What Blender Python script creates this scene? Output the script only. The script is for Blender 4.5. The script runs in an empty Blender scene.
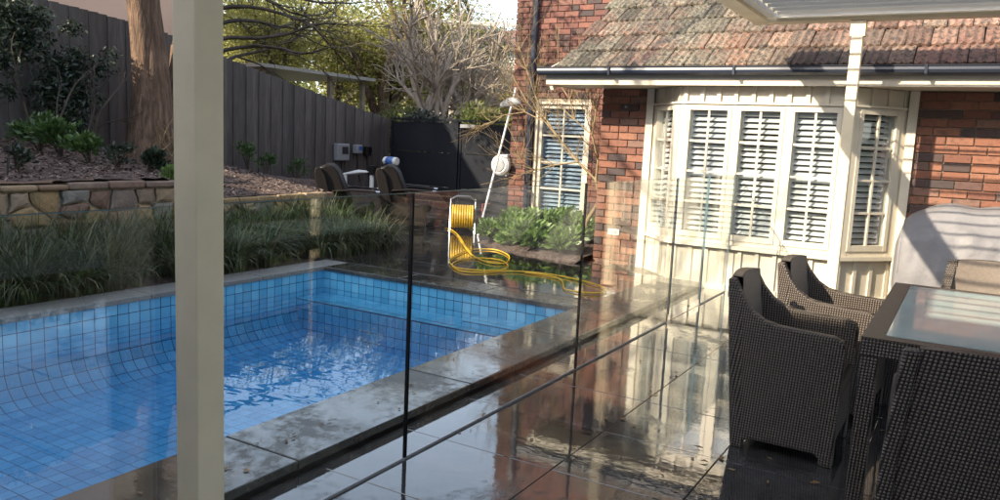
import bpy, math, random
import numpy as np
from mathutils import Vector, Matrix
rnd = random.Random(7)
nrg = np.random.default_rng(7)
SC = bpy.context.scene
COL = SC.collection

# ------------------------------------------------------------------ camera
F_PX, YAW, PITCH, ROLL, CAM_H = 788.07, math.radians(30.432), math.radians(7.978), math.radians(-2.698), 1.5
_f = Vector((math.cos(YAW)*math.cos(PITCH), math.sin(YAW)*math.cos(PITCH), -math.sin(PITCH)))
_r = Vector((math.sin(YAW), -math.cos(YAW), 0)); _d = _f.cross(_r)
CR = _r*math.cos(ROLL) + _d*math.sin(ROLL); CD = -_r*math.sin(ROLL) + _d*math.cos(ROLL)
CAM_POS = Vector((0, 0, CAM_H))
cam_data = bpy.data.cameras.new('camera'); cam = bpy.data.objects.new('camera', cam_data); COL.objects.link(cam)
cam_data.sensor_width = 36; cam_data.lens = F_PX/1000*36; cam_data.clip_start = 0.05; cam_data.clip_end = 2000
m = Matrix.Identity(4)
for i, v in enumerate((CR, -CD, -_f)):
    for k in range(3): m[k][i] = v[k]
m.translation = CAM_POS
cam.matrix_world = m
SC.camera = cam
def ray(u, v): return CR*((u-500)/F_PX) + CD*((v-250)/F_PX) + _f
def onX(u, v, x): d = ray(u, v); return CAM_POS + d*(x/d.x)
def onY(u, v, y): d = ray(u, v); return CAM_POS + d*(y/d.y)
def onZ(u, v, z): d = ray(u, v); return CAM_POS + d*((z-CAM_H)/d.z)

# ------------------------------------------------------------------ sky, sun, exposure
SUN_AZ, SUN_EL = math.radians(28), math.radians(31)          # azimuth measured from -X towards +Y
sun_dir = Vector((-math.cos(SUN_AZ)*math.cos(SUN_EL), math.sin(SUN_AZ)*math.cos(SUN_EL), math.sin(SUN_EL)))
W = bpy.data.worlds.new('World'); SC.world = W; W.use_nodes = True
nt = W.node_tree; bg = nt.nodes['Background']
sky = nt.nodes.new('ShaderNodeTexSky'); sky.sky_type = 'NISHITA'; sky.sun_disc = False
sky.sun_elevation = SUN_EL; sky.sun_rotation = math.atan2(sun_dir.x, sun_dir.y); sky.air_density = 1.0; sky.dust_density = 1.5; sky.ozone_density = 1.0
hsv = nt.nodes.new('ShaderNodeHueSaturation'); hsv.inputs['Saturation'].default_value = .6
nt.links.new(sky.outputs[0], hsv.inputs['Color']); nt.links.new(hsv.outputs[0], bg.inputs['Color']); bg.inputs['Strength'].default_value = 0.15
sl = bpy.data.lights.new('sun', 'SUN'); sl.energy = 3.0; sl.angle = math.radians(0.5); sl.color = (1.0, 0.86, 0.66)
so = bpy.data.objects.new('sun', sl); COL.objects.link(so); so.rotation_euler = sun_dir.to_track_quat('Z', 'Y').to_euler(); so.location = (0, 0, 20)
SC.view_settings.view_transform = 'Standard'; SC.view_settings.look = 'None'; SC.view_settings.gamma = 1; SC.view_settings.use_curve_mapping = False
SC.view_settings.exposure = 1.85
SC.cycles.transparent_max_bounces = 24; SC.cycles.max_bounces = 10

# ------------------------------------------------------------------ mesh and object helpers
class MB:
    def __init__(s): s.v = []; s.f = []
    def add(s, vs, fs):
        n = len(s.v); s.v += [tuple(p) for p in vs]; s.f += [tuple(i+n for i in f) for f in fs]; return s
    def box(s, a, b):
        x0, y0, z0 = [min(p, q) for p, q in zip(a, b)]; x1, y1, z1 = [max(p, q) for p, q in zip(a, b)]
        return s.add([(x0,y0,z0),(x1,y0,z0),(x1,y1,z0),(x0,y1,z0),(x0,y0,z1),(x1,y0,z1),(x1,y1,z1),(x0,y1,z1)],
                     [(0,3,2,1),(4,5,6,7),(0,1,5,4),(1,2,6,5),(2,3,7,6),(3,0,4,7)])
    def bar(s, p, q, w, h, up=(0,0,1)):                       # box from p to q, w across, h along up
        p, q = Vector(p), Vector(q); d = (q-p).normalized(); up = Vector(up)
        sd = d.cross(up)
        if sd.length < 1e-4: sd = d.cross(Vector((1,0,0)))
        sd.normalize(); u2 = sd.cross(d).normalized(); vs = []
        for e in (p, q):
            for a, b in ((-1,-1),(1,-1),(1,1),(-1,1)): vs.append(e + sd*(a*w/2) + u2*(b*h/2))
        return s.add(vs, [(0,1,2,3),(7,6,5,4),(0,4,5,1),(1,5,6,2),(2,6,7,3),(3,7,4,0)])
    def tube(s, pts, rad, n=6, cap=True):
        pts = [Vector(p) for p in pts]
        if not hasattr(rad, '__len__'): rad = [rad]*len(pts)
        vs, fs = [], []; ref = None
        for i, p in enumerate(pts):
            d = (pts[min(i+1, len(pts)-1)] - pts[max(i-1, 0)])
            if d.length < 1e-9: d = Vector((0,0,1))
            d.normalize()
            if ref is None: ref = d.orthogonal()
            ref = (ref - d*ref.dot(d))
            if ref.length < 1e-6: ref = d.orthogonal()
            ref.normalize(); b = d.cross(ref)
            for k in range(n):
                a = 2*math.pi*k/n; vs.append(p + (ref*math.cos(a) + b*math.sin(a))*rad[i])
        for i in range(len(pts)-1):
            for k in range(n):
                k2 = (k+1) % n; fs.append((i*n+k, i*n+k2, (i+1)*n+k2, (i+1)*n+k))
        if cap:
            fs.append(tuple(range(n-1, -1, -1))); fs.append(tuple((len(pts)-1)*n+k for k in range(n)))
        return s.add(vs, fs)
    def prism(s, poly, off):                                  # closed polygon (3d points) extruded by off
        n = len(poly); off = Vector(off); vs = [Vector(p) for p in poly] + [Vector(p)+off for p in poly]
        fs = [tuple(range(n-1, -1, -1)), tuple(range(n, 2*n))] + [(i, (i+1) % n, n+(i+1) % n, n+i) for i in range(n)]
        return s.add(vs, fs)
    def lathe(s, prof, c=(0,0,0), n=20, axis='z'):
        vs, fs = [], []
        for r, h in prof:
            for k in range(n):
                a = 2*math.pi*k/n; x, y = r*math.cos(a), r*math.sin(a)
                p = {'z': (x, y, h), 'x': (h, x, y), 'y': (x, h, y)}[axis]; vs.append((p[0]+c[0], p[1]+c[1], p[2]+c[2]))
        for i in range(len(prof)-1):
            for k in range(n): k2 = (k+1) % n; fs.append((i*n+k, i*n+k2, (i+1)*n+k2, (i+1)*n+k))
        fs.append(tuple(range(n-1, -1, -1))); fs.append(tuple((len(prof)-1)*n+k for k in range(n)))
        return s.add(vs, fs)
    def grid(s, fn, nu, nv):
        vs = [fn(i/(nu-1), j/(nv-1)) for j in range(nv) for i in range(nu)]
        return s.add(vs, [(j*nu+i, j*nu+i+1, (j+1)*nu+i+1, (j+1)*nu+i) for j in range(nv-1) for i in range(nu-1)])
    def mesh(s, name, org=(0,0,0), fix=True):
        me = bpy.data.meshes.new(name); o = Vector(org)
        me.from_pydata([tuple(Vector(p)-o) for p in s.v], [], s.f)
        if fix:
            import bmesh
            bm = bmesh.new(); bm.from_mesh(me); bmesh.ops.recalc_face_normals(bm, faces=bm.faces); bm.to_mesh(me); bm.free()
        return me
WL = {}
def wloc(p): return WL.get(p.name, Vector((0,0,0))) if p else Vector((0,0,0))
def put(name, me, mat, loc, parent=None, rot=(0,0,0), scale=None):
    o = bpy.data.objects.new(name, me); COL.objects.link(o)
    o.location = Vector(loc) - wloc(parent); o.rotation_euler = rot
    if scale: o.scale = scale
    if parent: o.parent = parent
    if mat is not None and me is not None and len(me.materials) == 0: me.materials.append(mat)
    WL[o.name] = Vector(loc); return o
def smooth(o, ang=40):
    me = o.data; me.polygons.foreach_set('use_smooth', [True]*len(me.polygons))
    try: me.set_sharp_from_angle(angle=math.radians(ang))
    except Exception: pass
    return o
def bevel(o, w, seg=2):
    b = o.modifiers.new('bevel', 'BEVEL'); b.width = w; b.segments = seg; b.limit_method = 'ANGLE'; b.angle_limit = math.radians(35); return o
def build(name, mb, mat, parent=None, org=None, fix=True):
    if org is None:
        a = np.array(mb.v); org = ((a[:,0].min()+a[:,0].max())/2, (a[:,1].min()+a[:,1].max())/2, a[:,2].min())
    return put(name, mb.mesh(name, org, fix), mat, org, parent)
def tag(o, label, cat=None, group=None, kind=None):
    o['label'] = label
    if cat: o['category'] = cat
    if group: o['group'] = group
    if kind: o['kind'] = kind
    return o
def thing(name, loc, label, cat, group=None):
    o = put(name, None, None, loc); o.empty_display_size = .2; return tag(o, label, cat, group)
def struct(o): o['kind'] = 'structure'; return o
def stuff(o): o['kind'] = 'stuff'; return o
def copy_tree(o, parent=None):
    c = o.copy(); COL.objects.link(c); c.parent = parent
    for ch in [q for q in bpy.data.objects if q.parent == o]: copy_tree(ch, c)
    return c

# ------------------------------------------------------------------ materials
def N(nt, t, **kw):
    n = nt.nodes.new('ShaderNode'+t)
    for k, v in kw.items():
        if k in n.inputs: n.inputs[k].default_value = v
        else: setattr(n, k, v)
    return n
def ramp(nt, stops, fac):
    r = nt.nodes.new('ShaderNodeValToRGB'); el = r.color_ramp.elements
    while len(el) < len(stops): el.new(0.5)
    for e, (p, c) in zip(el, stops): e.position = p; e.color = (*c, 1) if len(c) == 3 else c
    nt.links.new(fac, r.inputs[0]); return r.outputs[0]
def mixc(nt, a, b, fac, mode='MIX'):
    n = nt.nodes.new('ShaderNodeMix'); n.data_type = 'RGBA'; n.blend_type = mode
    for sock, v in ((n.inputs[6], a), (n.inputs[7], b), (n.inputs[0], fac)):
        if hasattr(v, 'links'): nt.links.new(v, sock)
        else: sock.default_value = v if not isinstance(v, tuple) else (*v, 1) if len(v) == 3 else v
    return n.outputs[2]
def math_(nt, op, a, b=0.0, c=0.0):
    n = nt.nodes.new('ShaderNodeMath'); n.operation = op
    for i, v in enumerate((a, b, c)):
        if hasattr(v, 'links'): nt.links.new(v, n.inputs[i])
        else: n.inputs[i].default_value = v
    return n.outputs[0]
def coords(nt, world=True, objrand=False):
    if world: return nt.nodes.new('ShaderNodeNewGeometry').outputs['Position']
    c = nt.nodes.new('ShaderNodeTexCoord').outputs['Object']
    if objrand:
        oi = nt.nodes.new('ShaderNodeObjectInfo'); a = N(nt, 'VectorMath', operation='SCALE'); a.inputs[0].default_value = (37.1, 17.3, 51.7)
        nt.links.new(oi.outputs['Random'], a.inputs['Scale']); b = N(nt, 'VectorMath', operation='ADD')
        nt.links.new(c, b.inputs[0]); nt.links.new(a.outputs[0], b.inputs[1]); return b.outputs[0]
    return c
def noise(nt, co, scale, detail=4, rough=.55, dist=0):
    n = N(nt, 'TexNoise', Scale=scale, Detail=detail, Roughness=rough, Distortion=dist); nt.links.new(co, n.inputs['Vector']); return n.outputs['Fac']
def stretch(nt, co, s):
    n = N(nt, 'VectorMath', operation='MULTIPLY'); nt.links.new(co, n.inputs[0]); n.inputs[1].default_value = s; return n.outputs[0]
def new_mat(name):
    m = bpy.data.materials.new(name); m.use_nodes = True; return m, m.node_tree, m.node_tree.nodes['Principled BSDF']
def bump(nt, p, h, strength=.3, dist=.01):
    b = N(nt, 'Bump', Strength=strength, Distance=dist); nt.links.new(h, b.inputs['Height']); nt.links.new(b.outputs[0], p.inputs['Normal']); return b
def surf(name, stops, scale=5, rough=.6, bs=40, bstr=.2, bdist=.005, world=True, objrand=False, tint=0.0, spec=.5, detail=5, sv=None, coat=0, metal=0):
    m, nt, p = new_mat(name); co = coords(nt, world, objrand)
    if sv: co = stretch(nt, co, sv)
    c = ramp(nt, stops, noise(nt, co, scale, detail))
    if tint:
        oi = nt.nodes.new('ShaderNodeObjectInfo'); t = ramp(nt, [(0, (1-tint,)*3), (1, (1+tint*.6,)*3)], oi.outputs['Random']); c = mixc(nt, c, t, 1.0, 'MULTIPLY')
    nt.links.new(c, p.inputs['Base Color']); p.inputs['Roughness'].default_value = rough; p.inputs['Specular IOR Level'].default_value = spec
    p.inputs['Coat Weight'].default_value = coat; p.inputs['Metallic'].default_value = metal; p.inputs['Coat Roughness'].default_value = .05
    if bstr: bump(nt, p, noise(nt, co, bs, 4), bstr, bdist)
    return m
def two(c, k=.75): return [(.3, tuple(x*k for x in c)), (.7, c)]
def schlick(nt, f0, normal=None):
    lw = N(nt, 'LayerWeight', Blend=.5)
    if normal is not None: nt.links.new(normal, lw.inputs['Normal'])
    p5 = math_(nt, 'POWER', lw.outputs['Facing'], 5.0); return math_(nt, 'MULTIPLY_ADD', p5, 1-f0, f0)
def clear_mat(name, tint, f0, rough=0.0, ripple=None):
    m = bpy.data.materials.new(name); m.use_nodes = True; nt = m.node_tree; nt.nodes.clear()
    out = N(nt, 'OutputMaterial'); tr = N(nt, 'BsdfTransparent'); tr.inputs[0].default_value = (*tint, 1)
    gl = N(nt, 'BsdfGlossy'); gl.inputs['Roughness'].default_value = rough; gl.inputs['Color'].default_value = (1,1,1,1)
    nrm = None
    if ripple:
        co = coords(nt); h = mixc(nt, noise(nt, co, ripple[0], 2), noise(nt, stretch(nt, co, (1, .4, 1)), ripple[1], 2), .5)
        b = N(nt, 'Bump', Strength=ripple[2], Distance=.05); nt.links.new(h, b.inputs['Height']); nrm = b.outputs[0]; nt.links.new(nrm, gl.inputs['Normal'])
    mx = N(nt, 'MixShader'); nt.links.new(schlick(nt, f0, nrm), mx.inputs[0]); nt.links.new(tr.outputs[0], mx.inputs[1]); nt.links.new(gl.outputs[0], mx.inputs[2])
    nt.links.new(mx.outputs[0], out.inputs[0]); return m
def leaf_mat(name, cols, trans=.35, rough=.45):
    m = bpy.data.materials.new(name); m.use_nodes = True; nt = m.node_tree; p = nt.nodes['Principled BSDF']
    g = nt.nodes.new('ShaderNodeNewGeometry'); n = noise(nt, g.outputs['Position'], 1.7, 2)
    f = math_(nt, 'ADD', math_(nt, 'MULTIPLY', g.outputs['Random Per Island'], .65), math_(nt, 'MULTIPLY', n, .35))
    c = ramp(nt, [(i/(len(cols)-1), k) for i, k in enumerate(cols)], f)
    nt.links.new(c, p.inputs['Base Color']); p.inputs['Roughness'].default_value = rough
    t = N(nt, 'BsdfTranslucent'); nt.links.new(c, t.inputs[0]); mx = N(nt, 'MixShader'); mx.inputs[0].default_value = trans
    nt.links.new(p.outputs[0], mx.inputs[1]); nt.links.new(t.outputs[0], mx.inputs[2]); nt.links.new(mx.outputs[0], nt.nodes['Material Output'].inputs[0]); return m
def wet_mat(name, stops, wetscale, wet0, wet1, dryrough, wetrough, objtint=.2, coat=1.0, dry=2.0):
    m, nt, p = new_mat(name); co = coords(nt)
    c = ramp(nt, stops, noise(nt, co, 7, 8, .68)); oi = nt.nodes.new('ShaderNodeObjectInfo')
    c = mixc(nt, c, ramp(nt, [(0, (1-objtint,)*3), (1, (1+objtint,)*3)], oi.outputs['Random']), 1.0, 'MULTIPLY')
    big = noise(nt, co, wetscale, 6, .62, .5); fine = noise(nt, co, 17, 5, .65)
    w = math_(nt, 'ADD', math_(nt, 'MULTIPLY', big, .72), math_(nt, 'MULTIPLY', fine, .28))
    wf = ramp(nt, [(wet0, (0,0,0)), (wet1, (1,1,1))], w)                      # 0 wet film, 1 damp or dry stone
    c = mixc(nt, c, mixc(nt, c, (dry, dry, dry*.97), 1.0, 'MULTIPLY'), wf); nt.links.new(c, p.inputs['Base Color'])
    r = ramp(nt, [(0, (wetrough,)*3), (1, (dryrough,)*3)], wf); smear = ramp(nt, [(.45, (0,0,0)), (.75, (.055,.055,.055))], noise(nt, stretch(nt, co, (1,2.2,1)), 2.6, 5, .6))
    nt.links.new(mixc(nt, r, smear, 1.0, 'ADD'), p.inputs['Roughness']); p.inputs['IOR'].default_value = 1.5
    film = noise(nt, stretch(nt, co, (1, .45, 1)), 7, 5, .6); grain = noise(nt, co, 70, 5, .65)
    h = math_(nt, 'ADD', math_(nt, 'MULTIPLY', film, .5), math_(nt, 'MULTIPLY', grain, math_(nt, 'MULTIPLY_ADD', wf, .16, .006)))
    b = bump(nt, p, h, .085, .02); nt.links.new(b.outputs[0], p.inputs['Coat Normal'])
    nt.links.new(math_(nt, 'MULTIPLY_ADD', wf, -coat, coat), p.inputs['Coat Weight']); p.inputs['Coat Roughness'].default_value = .025; p.inputs['Coat IOR'].default_value = 1.65
    return m
M = {}
M['cream'] = surf('cream_paint', [(.3, (.58,.51,.39)), (.7, (.63,.555,.43))], 3, .45, 30, .08, .003)
M['white'] = surf('white_paint', [(.3, (.53,.485,.39)), (.7, (.60,.55,.445))], 4, .42, 35, .08, .003)
M['slat'] = surf('shutter_white', two((.72,.72,.70), .9), 4, .4, 30, .0)
M['blueslat'] = surf('shutter_blue', two((.34,.42,.52), .9), 4, .4, 30, .0)
M['gutter'] = surf('gutter_navy', two((.030,.036,.055), .8), 3, .3, 30, .05, coat=.3)
M['mortar'] = surf('mortar', [(.3, (.27,.225,.165)), (.7, (.38,.32,.24))], 30, .9, 120, .5, .004)
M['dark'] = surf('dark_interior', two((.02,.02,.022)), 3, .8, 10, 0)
def brick_mat():
    m, nt, p = new_mat('clinker_brick'); oi = nt.nodes.new('ShaderNodeObjectInfo'); co = coords(nt, False, True)
    base = ramp(nt, [(0, (.045,.032,.03)), (.18, (.085,.048,.042)), (.25, (.155,.060,.038)), (.5, (.205,.082,.048)), (.78, (.25,.112,.066)), (.93, (.22,.115,.08)), (1, (.09,.06,.052))], oi.outputs['Random'])
    n = noise(nt, co, 22, 5); c = mixc(nt, base, (.045,.03,.028), ramp(nt, [(.5, (0,0,0)), (.75, (.75,.75,.75))], n))
    nt.links.new(c, p.inputs['Base Color']); p.inputs['Roughness'].default_value = .75; bump(nt, p, noise(nt, co, 80, 4), .5, .004); return m
M['brick'] = brick_mat()
def brick_island():
    m, nt, p = new_mat('clinker_brick_far'); g = nt.nodes.new('ShaderNodeNewGeometry')
    base = ramp(nt, [(0, (.045,.032,.03)), (.22, (.10,.05,.042)), (.3, (.13,.05,.037)), (.8, (.19,.075,.052)), (1, (.15,.085,.062))], g.outputs['Random Per Island'])
    c = mixc(nt, base, (.045,.03,.028), ramp(nt, [(.5, (0,0,0)), (.8, (.7,.7,.7))], noise(nt, g.outputs['Position'], 20, 4)))
    nt.links.new(c, p.inputs['Base Color']); p.inputs['Roughness'].default_value = .8; return m
M['brick_far'] = brick_island()
def brick_tex():
    m, nt, p = new_mat('brick_pattern'); co = coords(nt); s = nt.nodes.new('ShaderNodeSeparateXYZ'); nt.links.new(co, s.inputs[0]); cb = nt.nodes.new('ShaderNodeCombineXYZ')
    nt.links.new(math_(nt, 'ADD', s.outputs[0], s.outputs[1]), cb.inputs[0]); nt.links.new(s.outputs[2], cb.inputs[1])
    b = N(nt, 'TexBrick', Scale=1.0); b.inputs['Mortar Size'].default_value = .006; b.inputs['Brick Width'].default_value = .24; b.inputs['Row Height'].default_value = .086
    b.inputs['Color1'].default_value = (.18,.068,.046,1); b.inputs['Color2'].default_value = (.10,.05,.04,1); b.inputs['Mortar'].default_value = (.30,.26,.2,1)
    nt.links.new(cb.outputs[0], b.inputs[0]); nt.links.new(b.outputs[0], p.inputs['Base Color']); p.inputs['Roughness'].default_value = .8; return m
M['brick_tex'] = brick_tex()
def tile_mat():
    m, nt, p = new_mat('terracotta_tile'); oi = nt.nodes.new('ShaderNodeObjectInfo'); co = coords(nt, False, True); wc = coords(nt)
    base = ramp(nt, [(0, (.11,.055,.042)), (.3, (.24,.105,.072)), (.55, (.29,.15,.11)), (.8, (.21,.14,.10)), (1, (.36,.125,.065))], oi.outputs['Random'])
    lich = ramp(nt, [(.36, (0,0,0)), (.52, (1,1,1))], math_(nt, 'ADD', math_(nt, 'MULTIPLY', noise(nt, co, 16, 6, .7), .55), math_(nt, 'MULTIPLY', noise(nt, wc, 1.3, 3), .45)))
    s = nt.nodes.new('ShaderNodeSeparateXYZ'); nt.links.new(wc, s.inputs[0])
    more = ramp(nt, [(.0, (.2,.2,.2)), (.45, (.55,.55,.55)), (.7, (1,1,1))], math_(nt, 'MULTIPLY_ADD', s.outputs[1], .2, .12))
    c = mixc(nt, base, ramp(nt, [(.3, (.06,.057,.045)), (.5, (.16,.145,.105)), (.62, (.29,.265,.19)), (.8, (.44,.41,.31))], noise(nt, co, 26, 6, .7)), math_(nt, 'MULTIPLY', lich, more))
    c = mixc(nt, c, (.03,.028,.022), ramp(nt, [(.47, (0,0,0)), (.6, (.92,.92,.92))], noise(nt, co, 18, 7, .75)))
    rv = math_(nt, 'FRACT', math_(nt, 'MULTIPLY', oi.outputs['Random'], 17.31)); c = mixc(nt, c, ramp(nt, [(0, (.40,.40,.40)), (.35, (.75,.75,.75)), (1, (1.1,1.1,1.1))], rv), 1.0, 'MULTIPLY')
    nt.links.new(c, p.inputs['Base Color']); p.inputs['Roughness'].default_value = .8; bump(nt, p, noise(nt, co, 45, 6, .7), .9, .012); return m
M['rooftile'] = tile_mat()
M['paver'] = wet_mat('wet_bluestone', [(.3, (.020,.020,.021)), (.5, (.036,.036,.036)), (.7, (.062,.061,.058))], .9, .55, .615, .20, .022, .25, 1.0, 1.5)
M['coping'] = wet_mat('wet_coping', [(.3, (.024,.024,.0225)), (.5, (.043,.042,.038)), (.7, (.072,.070,.061))], 1.3, .44, .54, .30, .07, .12, .6, 1.5)
M['copingdry'] = surf('coping_dry', [(.3, (.11,.11,.105)), (.5, (.17,.17,.165)), (.75, (.24,.24,.235))], 60, .5, 150, .5, .004)
M['joint'] = surf('paver_joint', two((.03,.029,.027)), 20, .35, 60, .3, .003)
M['riser'] = surf('step_riser', two((.012,.012,.012)), 20, .3, 60, .3, .003)
M['soil'] = surf('mulch_soil', [(.3, (.035,.023,.018)), (.5, (.09,.06,.048)), (.65, (.15,.105,.088)), (.8, (.23,.175,.15))], 28, .9, 45, 1.0, .03)
M['earth'] = surf('earth', [(.3, (.05,.05,.03)), (.7, (.10,.10,.06))], .6, .9, 3, .5, .03)
def tile_blue():
    m, nt, p = new_mat('pool_tile_blue'); g = nt.nodes.new('ShaderNodeNewGeometry'); oi = nt.nodes.new('ShaderNodeObjectInfo')
    r = math_(nt, 'FRACT', math_(nt, 'ADD', g.outputs['Random Per Island'], oi.outputs['Random']))
    c = ramp(nt, [(0, (.085,.36,.58)), (.5, (.115,.43,.66)), (1, (.17,.50,.72))], r); nt.links.new(c, p.inputs['Base Color']); p.inputs['Roughness'].default_value = .12; return m
M['pooltile'] = tile_blue()
M['grout'] = surf('pool_grout', two((.012,.055,.17)), 12, .5, 30, 0)
M['water'] = clear_mat('pool_water', (1.0,1.0,1.0), .03, 0, (1.3, 5, .045))
_nt = M['water'].node_tree; _va = _nt.nodes.new('ShaderNodeVolumeAbsorption'); _va.inputs['Color'].default_value = (.15,.66,.92,1); _va.inputs['Density'].default_value = .6
_nt.links.new(_va.outputs[0], next(n for n in _nt.nodes if n.type == 'OUTPUT_MATERIAL').inputs['Volume'])
M['glass'] = clear_mat('fence_glass', (.955,.97,.96), .045)
M['pane'] = clear_mat('window_glass', (.93,.95,.95), .06)
M['glassedge'] = surf('glass_edge', two((.12,.18,.20), .9), 3, .12, 30, 0, coat=1)
M['seal'] = surf('black_seal', two((.006,.006,.006)), 3, .35, 30, 0)
M['black'] = surf('black_metal', two((.015,.015,.016)), 3, .35, 30, 0)
M['fence'] = surf('charcoal_paling', [(.25, (.058,.051,.047)), (.55, (.096,.085,.079)), (.8, (.138,.123,.114))], 7, .7, 30, .3, .004, True, False, .28, sv=(3,3,.35))
M['gate'] = surf('charcoal_gate', [(.3, (.010,.0115,.0155)), (.7, (.016,.018,.024))], 2, .7, 20, .1, .003, tint=.12, spec=.15)
M['peach'] = surf('peach_render', two((.74,.50,.36), .93), 1, .85, 60, .1)
M['render'] = surf('grey_render', two((.56,.57,.57), .93), 1, .85, 60, .1)
M['whitewall'] = surf('white_wall', two((.70,.68,.62), .95), 1, .85, 60, .1)
M['roofred'] = surf('far_roof', two((.17,.09,.07)), 4, .8, 20, .2)
M['grey'] = surf('grey_plastic', two((.28,.29,.30), .9), 4, .45, 30, 0)
M['tin'] = surf('pale_tin', two((.42,.40,.36), .8), 4, .5, 30, 0)
M['chrome'] = surf('steel', two((.5,.5,.5), .9), 4, .25, 30, 0, metal=1)
M['stone'] = None
def stone_mat():
    m, nt, p = new_mat('wall_stone'); oi = nt.nodes.new('ShaderNodeObjectInfo'); co = coords(nt, False, True)
    base = ramp(nt, [(0, (.30,.20,.085)), (.18, (.38,.26,.13)), (.3, (.15,.085,.07)), (.5, (.19,.11,.085)), (.62, (.20,.20,.19)), (.75, (.40,.28,.15)), (.88, (.30,.23,.16)), (1, (.15,.10,.09))], oi.outputs['Random'])
    c = mixc(nt, base, ramp(nt, [(.4, (.08,.065,.04)), (.7, (.40,.32,.2))], noise(nt, co, 7, 6, .65)), .22)
    c = mixc(nt, c, (.05,.06,.025), ramp(nt, [(.58, (0,0,0)), (.74, (.7,.7,.7))], noise(nt, co, 5, 4)))
    nt.links.new(c, p.inputs['Base Color']); p.inputs['Roughness'].default_value = .8; bump(nt, p, noise(nt, co, 22, 6), .7, .02); return m
M['stone'] = stone_mat()
M['bark'] = surf('bark', [(.25, (.045,.028,.018)), (.5, (.14,.085,.053)), (.75, (.26,.165,.108))], 9, .85, 22, 1.0, .05, sv=(2.4,2.4,.4), detail=9)
M['barkpale'] = surf('bark_pale', [(.3, (.20,.165,.13)), (.7, (.37,.315,.25))], 5, .8, 20, .5, .01)
M['barkdark'] = surf('bark_dark', [(.3, (.03,.024,.018)), (.7, (.08,.062,.046))], 5, .85, 20, .6, .01)
M['twig'] = surf('twig', [(.3, (.15,.105,.055)), (.7, (.27,.20,.10))], 9, .7, 40, .3, .004)
M['leafdark'] = leaf_mat('leaf_dark', [(.008,.014,.008), (.018,.032,.018), (.035,.055,.032), (.06,.085,.055)], .15, .35)
M['leafmid'] = leaf_mat('leaf_mid', [(.018,.04,.012), (.04,.085,.02), (.07,.13,.035), (.12,.19,.06)], .3, .4)
M['leafbright'] = leaf_mat('leaf_bright', [(.05,.095,.022), (.11,.19,.045), (.18,.28,.075), (.32,.42,.16)], .4, .4)
M['leafolive'] = leaf_mat('leaf_olive', [(.08,.09,.025), (.20,.20,.05), (.34,.32,.09), (.50,.45,.16)], .5, .5)
M['leafgreen'] = leaf_mat('leaf_green', [(.04,.055,.018), (.10,.125,.035), (.18,.21,.065), (.30,.32,.12)], .45, .5)
M['leafyellow'] = leaf_mat('leaf_yellow', [(.08,.08,.015), (.20,.18,.03), (.34,.29,.05), (.45,.38,.08)], .4, .5)
M['leafcedar'] = leaf_mat('leaf_cedar', [(.015,.022,.018), (.03,.042,.034), (.055,.07,.058), (.09,.105,.09)], .2, .6)
M['blade'] = leaf_mat('grass_blade', [(.012,.024,.008), (.028,.048,.014), (.05,.075,.024), (.09,.105,.04), (.32,.25,.15)], .25, .45)
def weave(name, c0, c1):
    m, nt, p = new_mat(name); co = coords(nt, False); s = nt.nodes.new('ShaderNodeSeparateXYZ'); nt.links.new(co, s.inputs[0])
    h = math_(nt, 'ADD', s.outputs[0], s.outputs[1]); pz = .0135; q = .0135
    row = math_(nt, 'FLOOR', math_(nt, 'DIVIDE', s.outputs[2], pz))
    ph = math_(nt, 'ADD', math_(nt, 'MULTIPLY', h, 2*math.pi/q), math_(nt, 'MULTIPLY', row, .35))
    a = math_(nt, 'MULTIPLY_ADD', math_(nt, 'SINE', ph), .5, .5)
    z = math_(nt, 'ABSOLUTE', math_(nt, 'SINE', math_(nt, 'MULTIPLY', s.outputs[2], math.pi/pz)))
    hh = math_(nt, 'MULTIPLY', a, z)
    nt.links.new(ramp(nt, [(0, c0), (.8, c1)], hh), p.inputs['Base Color']); p.inputs['Roughness'].default_value = .42; bump(nt, p, hh, .8, .006); return m
M['wicker'] = weave('black_wicker', (.012,.0095,.0078), (.17,.137,.11))
M['wickersmooth'] = surf('wicker_panel', two((.085,.070,.058), .7), 60, .4, 250, .5, .002, world=False)
M['lining'] = surf('wicker_lining', two((.19,.155,.125), .75), 60, .5, 250, .5, .002, world=False)  # smooth brown inner back, lightened in place of the skylight falling on it
def frosted():
    m, nt, p = new_mat('frosted_table_glass'); co = coords(nt)
    nt.links.new(ramp(nt, [(.35, (.36,.50,.50)), (.7, (.42,.56,.55))], noise(nt, co, 3, 3)), p.inputs['Base Color'])
    nt.links.new(ramp(nt, [(.35, (.10,)*3), (.65, (.22,)*3)], noise(nt, co, 4, 4)), p.inputs['Roughness']); p.inputs['Coat Weight'].default_value = .6; p.inputs['Coat Roughness'].default_value = .04; return m
M['frosted'] = frosted()
M['cover'] = surf('grey_cover', [(.3, (.14,.136,.142)), (.7, (.20,.195,.20))], 2.5, .6, 5, .35, .05)
M['vinyl'] = surf('brown_vinyl', two((.010,.0072,.006), .6), 6, .6, 60, .15, .003, spec=.2)
M['hose'] = surf('yellow_hose', two((.72,.42,.015), .85), 6, .4, 40, 0)
M['red'] = surf('red_paint', two((.35,.06,.07), .8), 6, .4, 40, 0)
M['bluep'] = surf('blue_plastic', two((.05,.14,.42), .8), 6, .35, 40, 0)
M['whitep'] = surf('white_plastic', two((.72,.72,.70), .9), 6, .35, 40, 0)
M['perg'] = surf('pergola_cream', [(.25, (.66,.56,.385)), (.6, (.77,.655,.455)), (.8, (.81,.70,.50))], 4, .42, 25, .12, .003)
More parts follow.
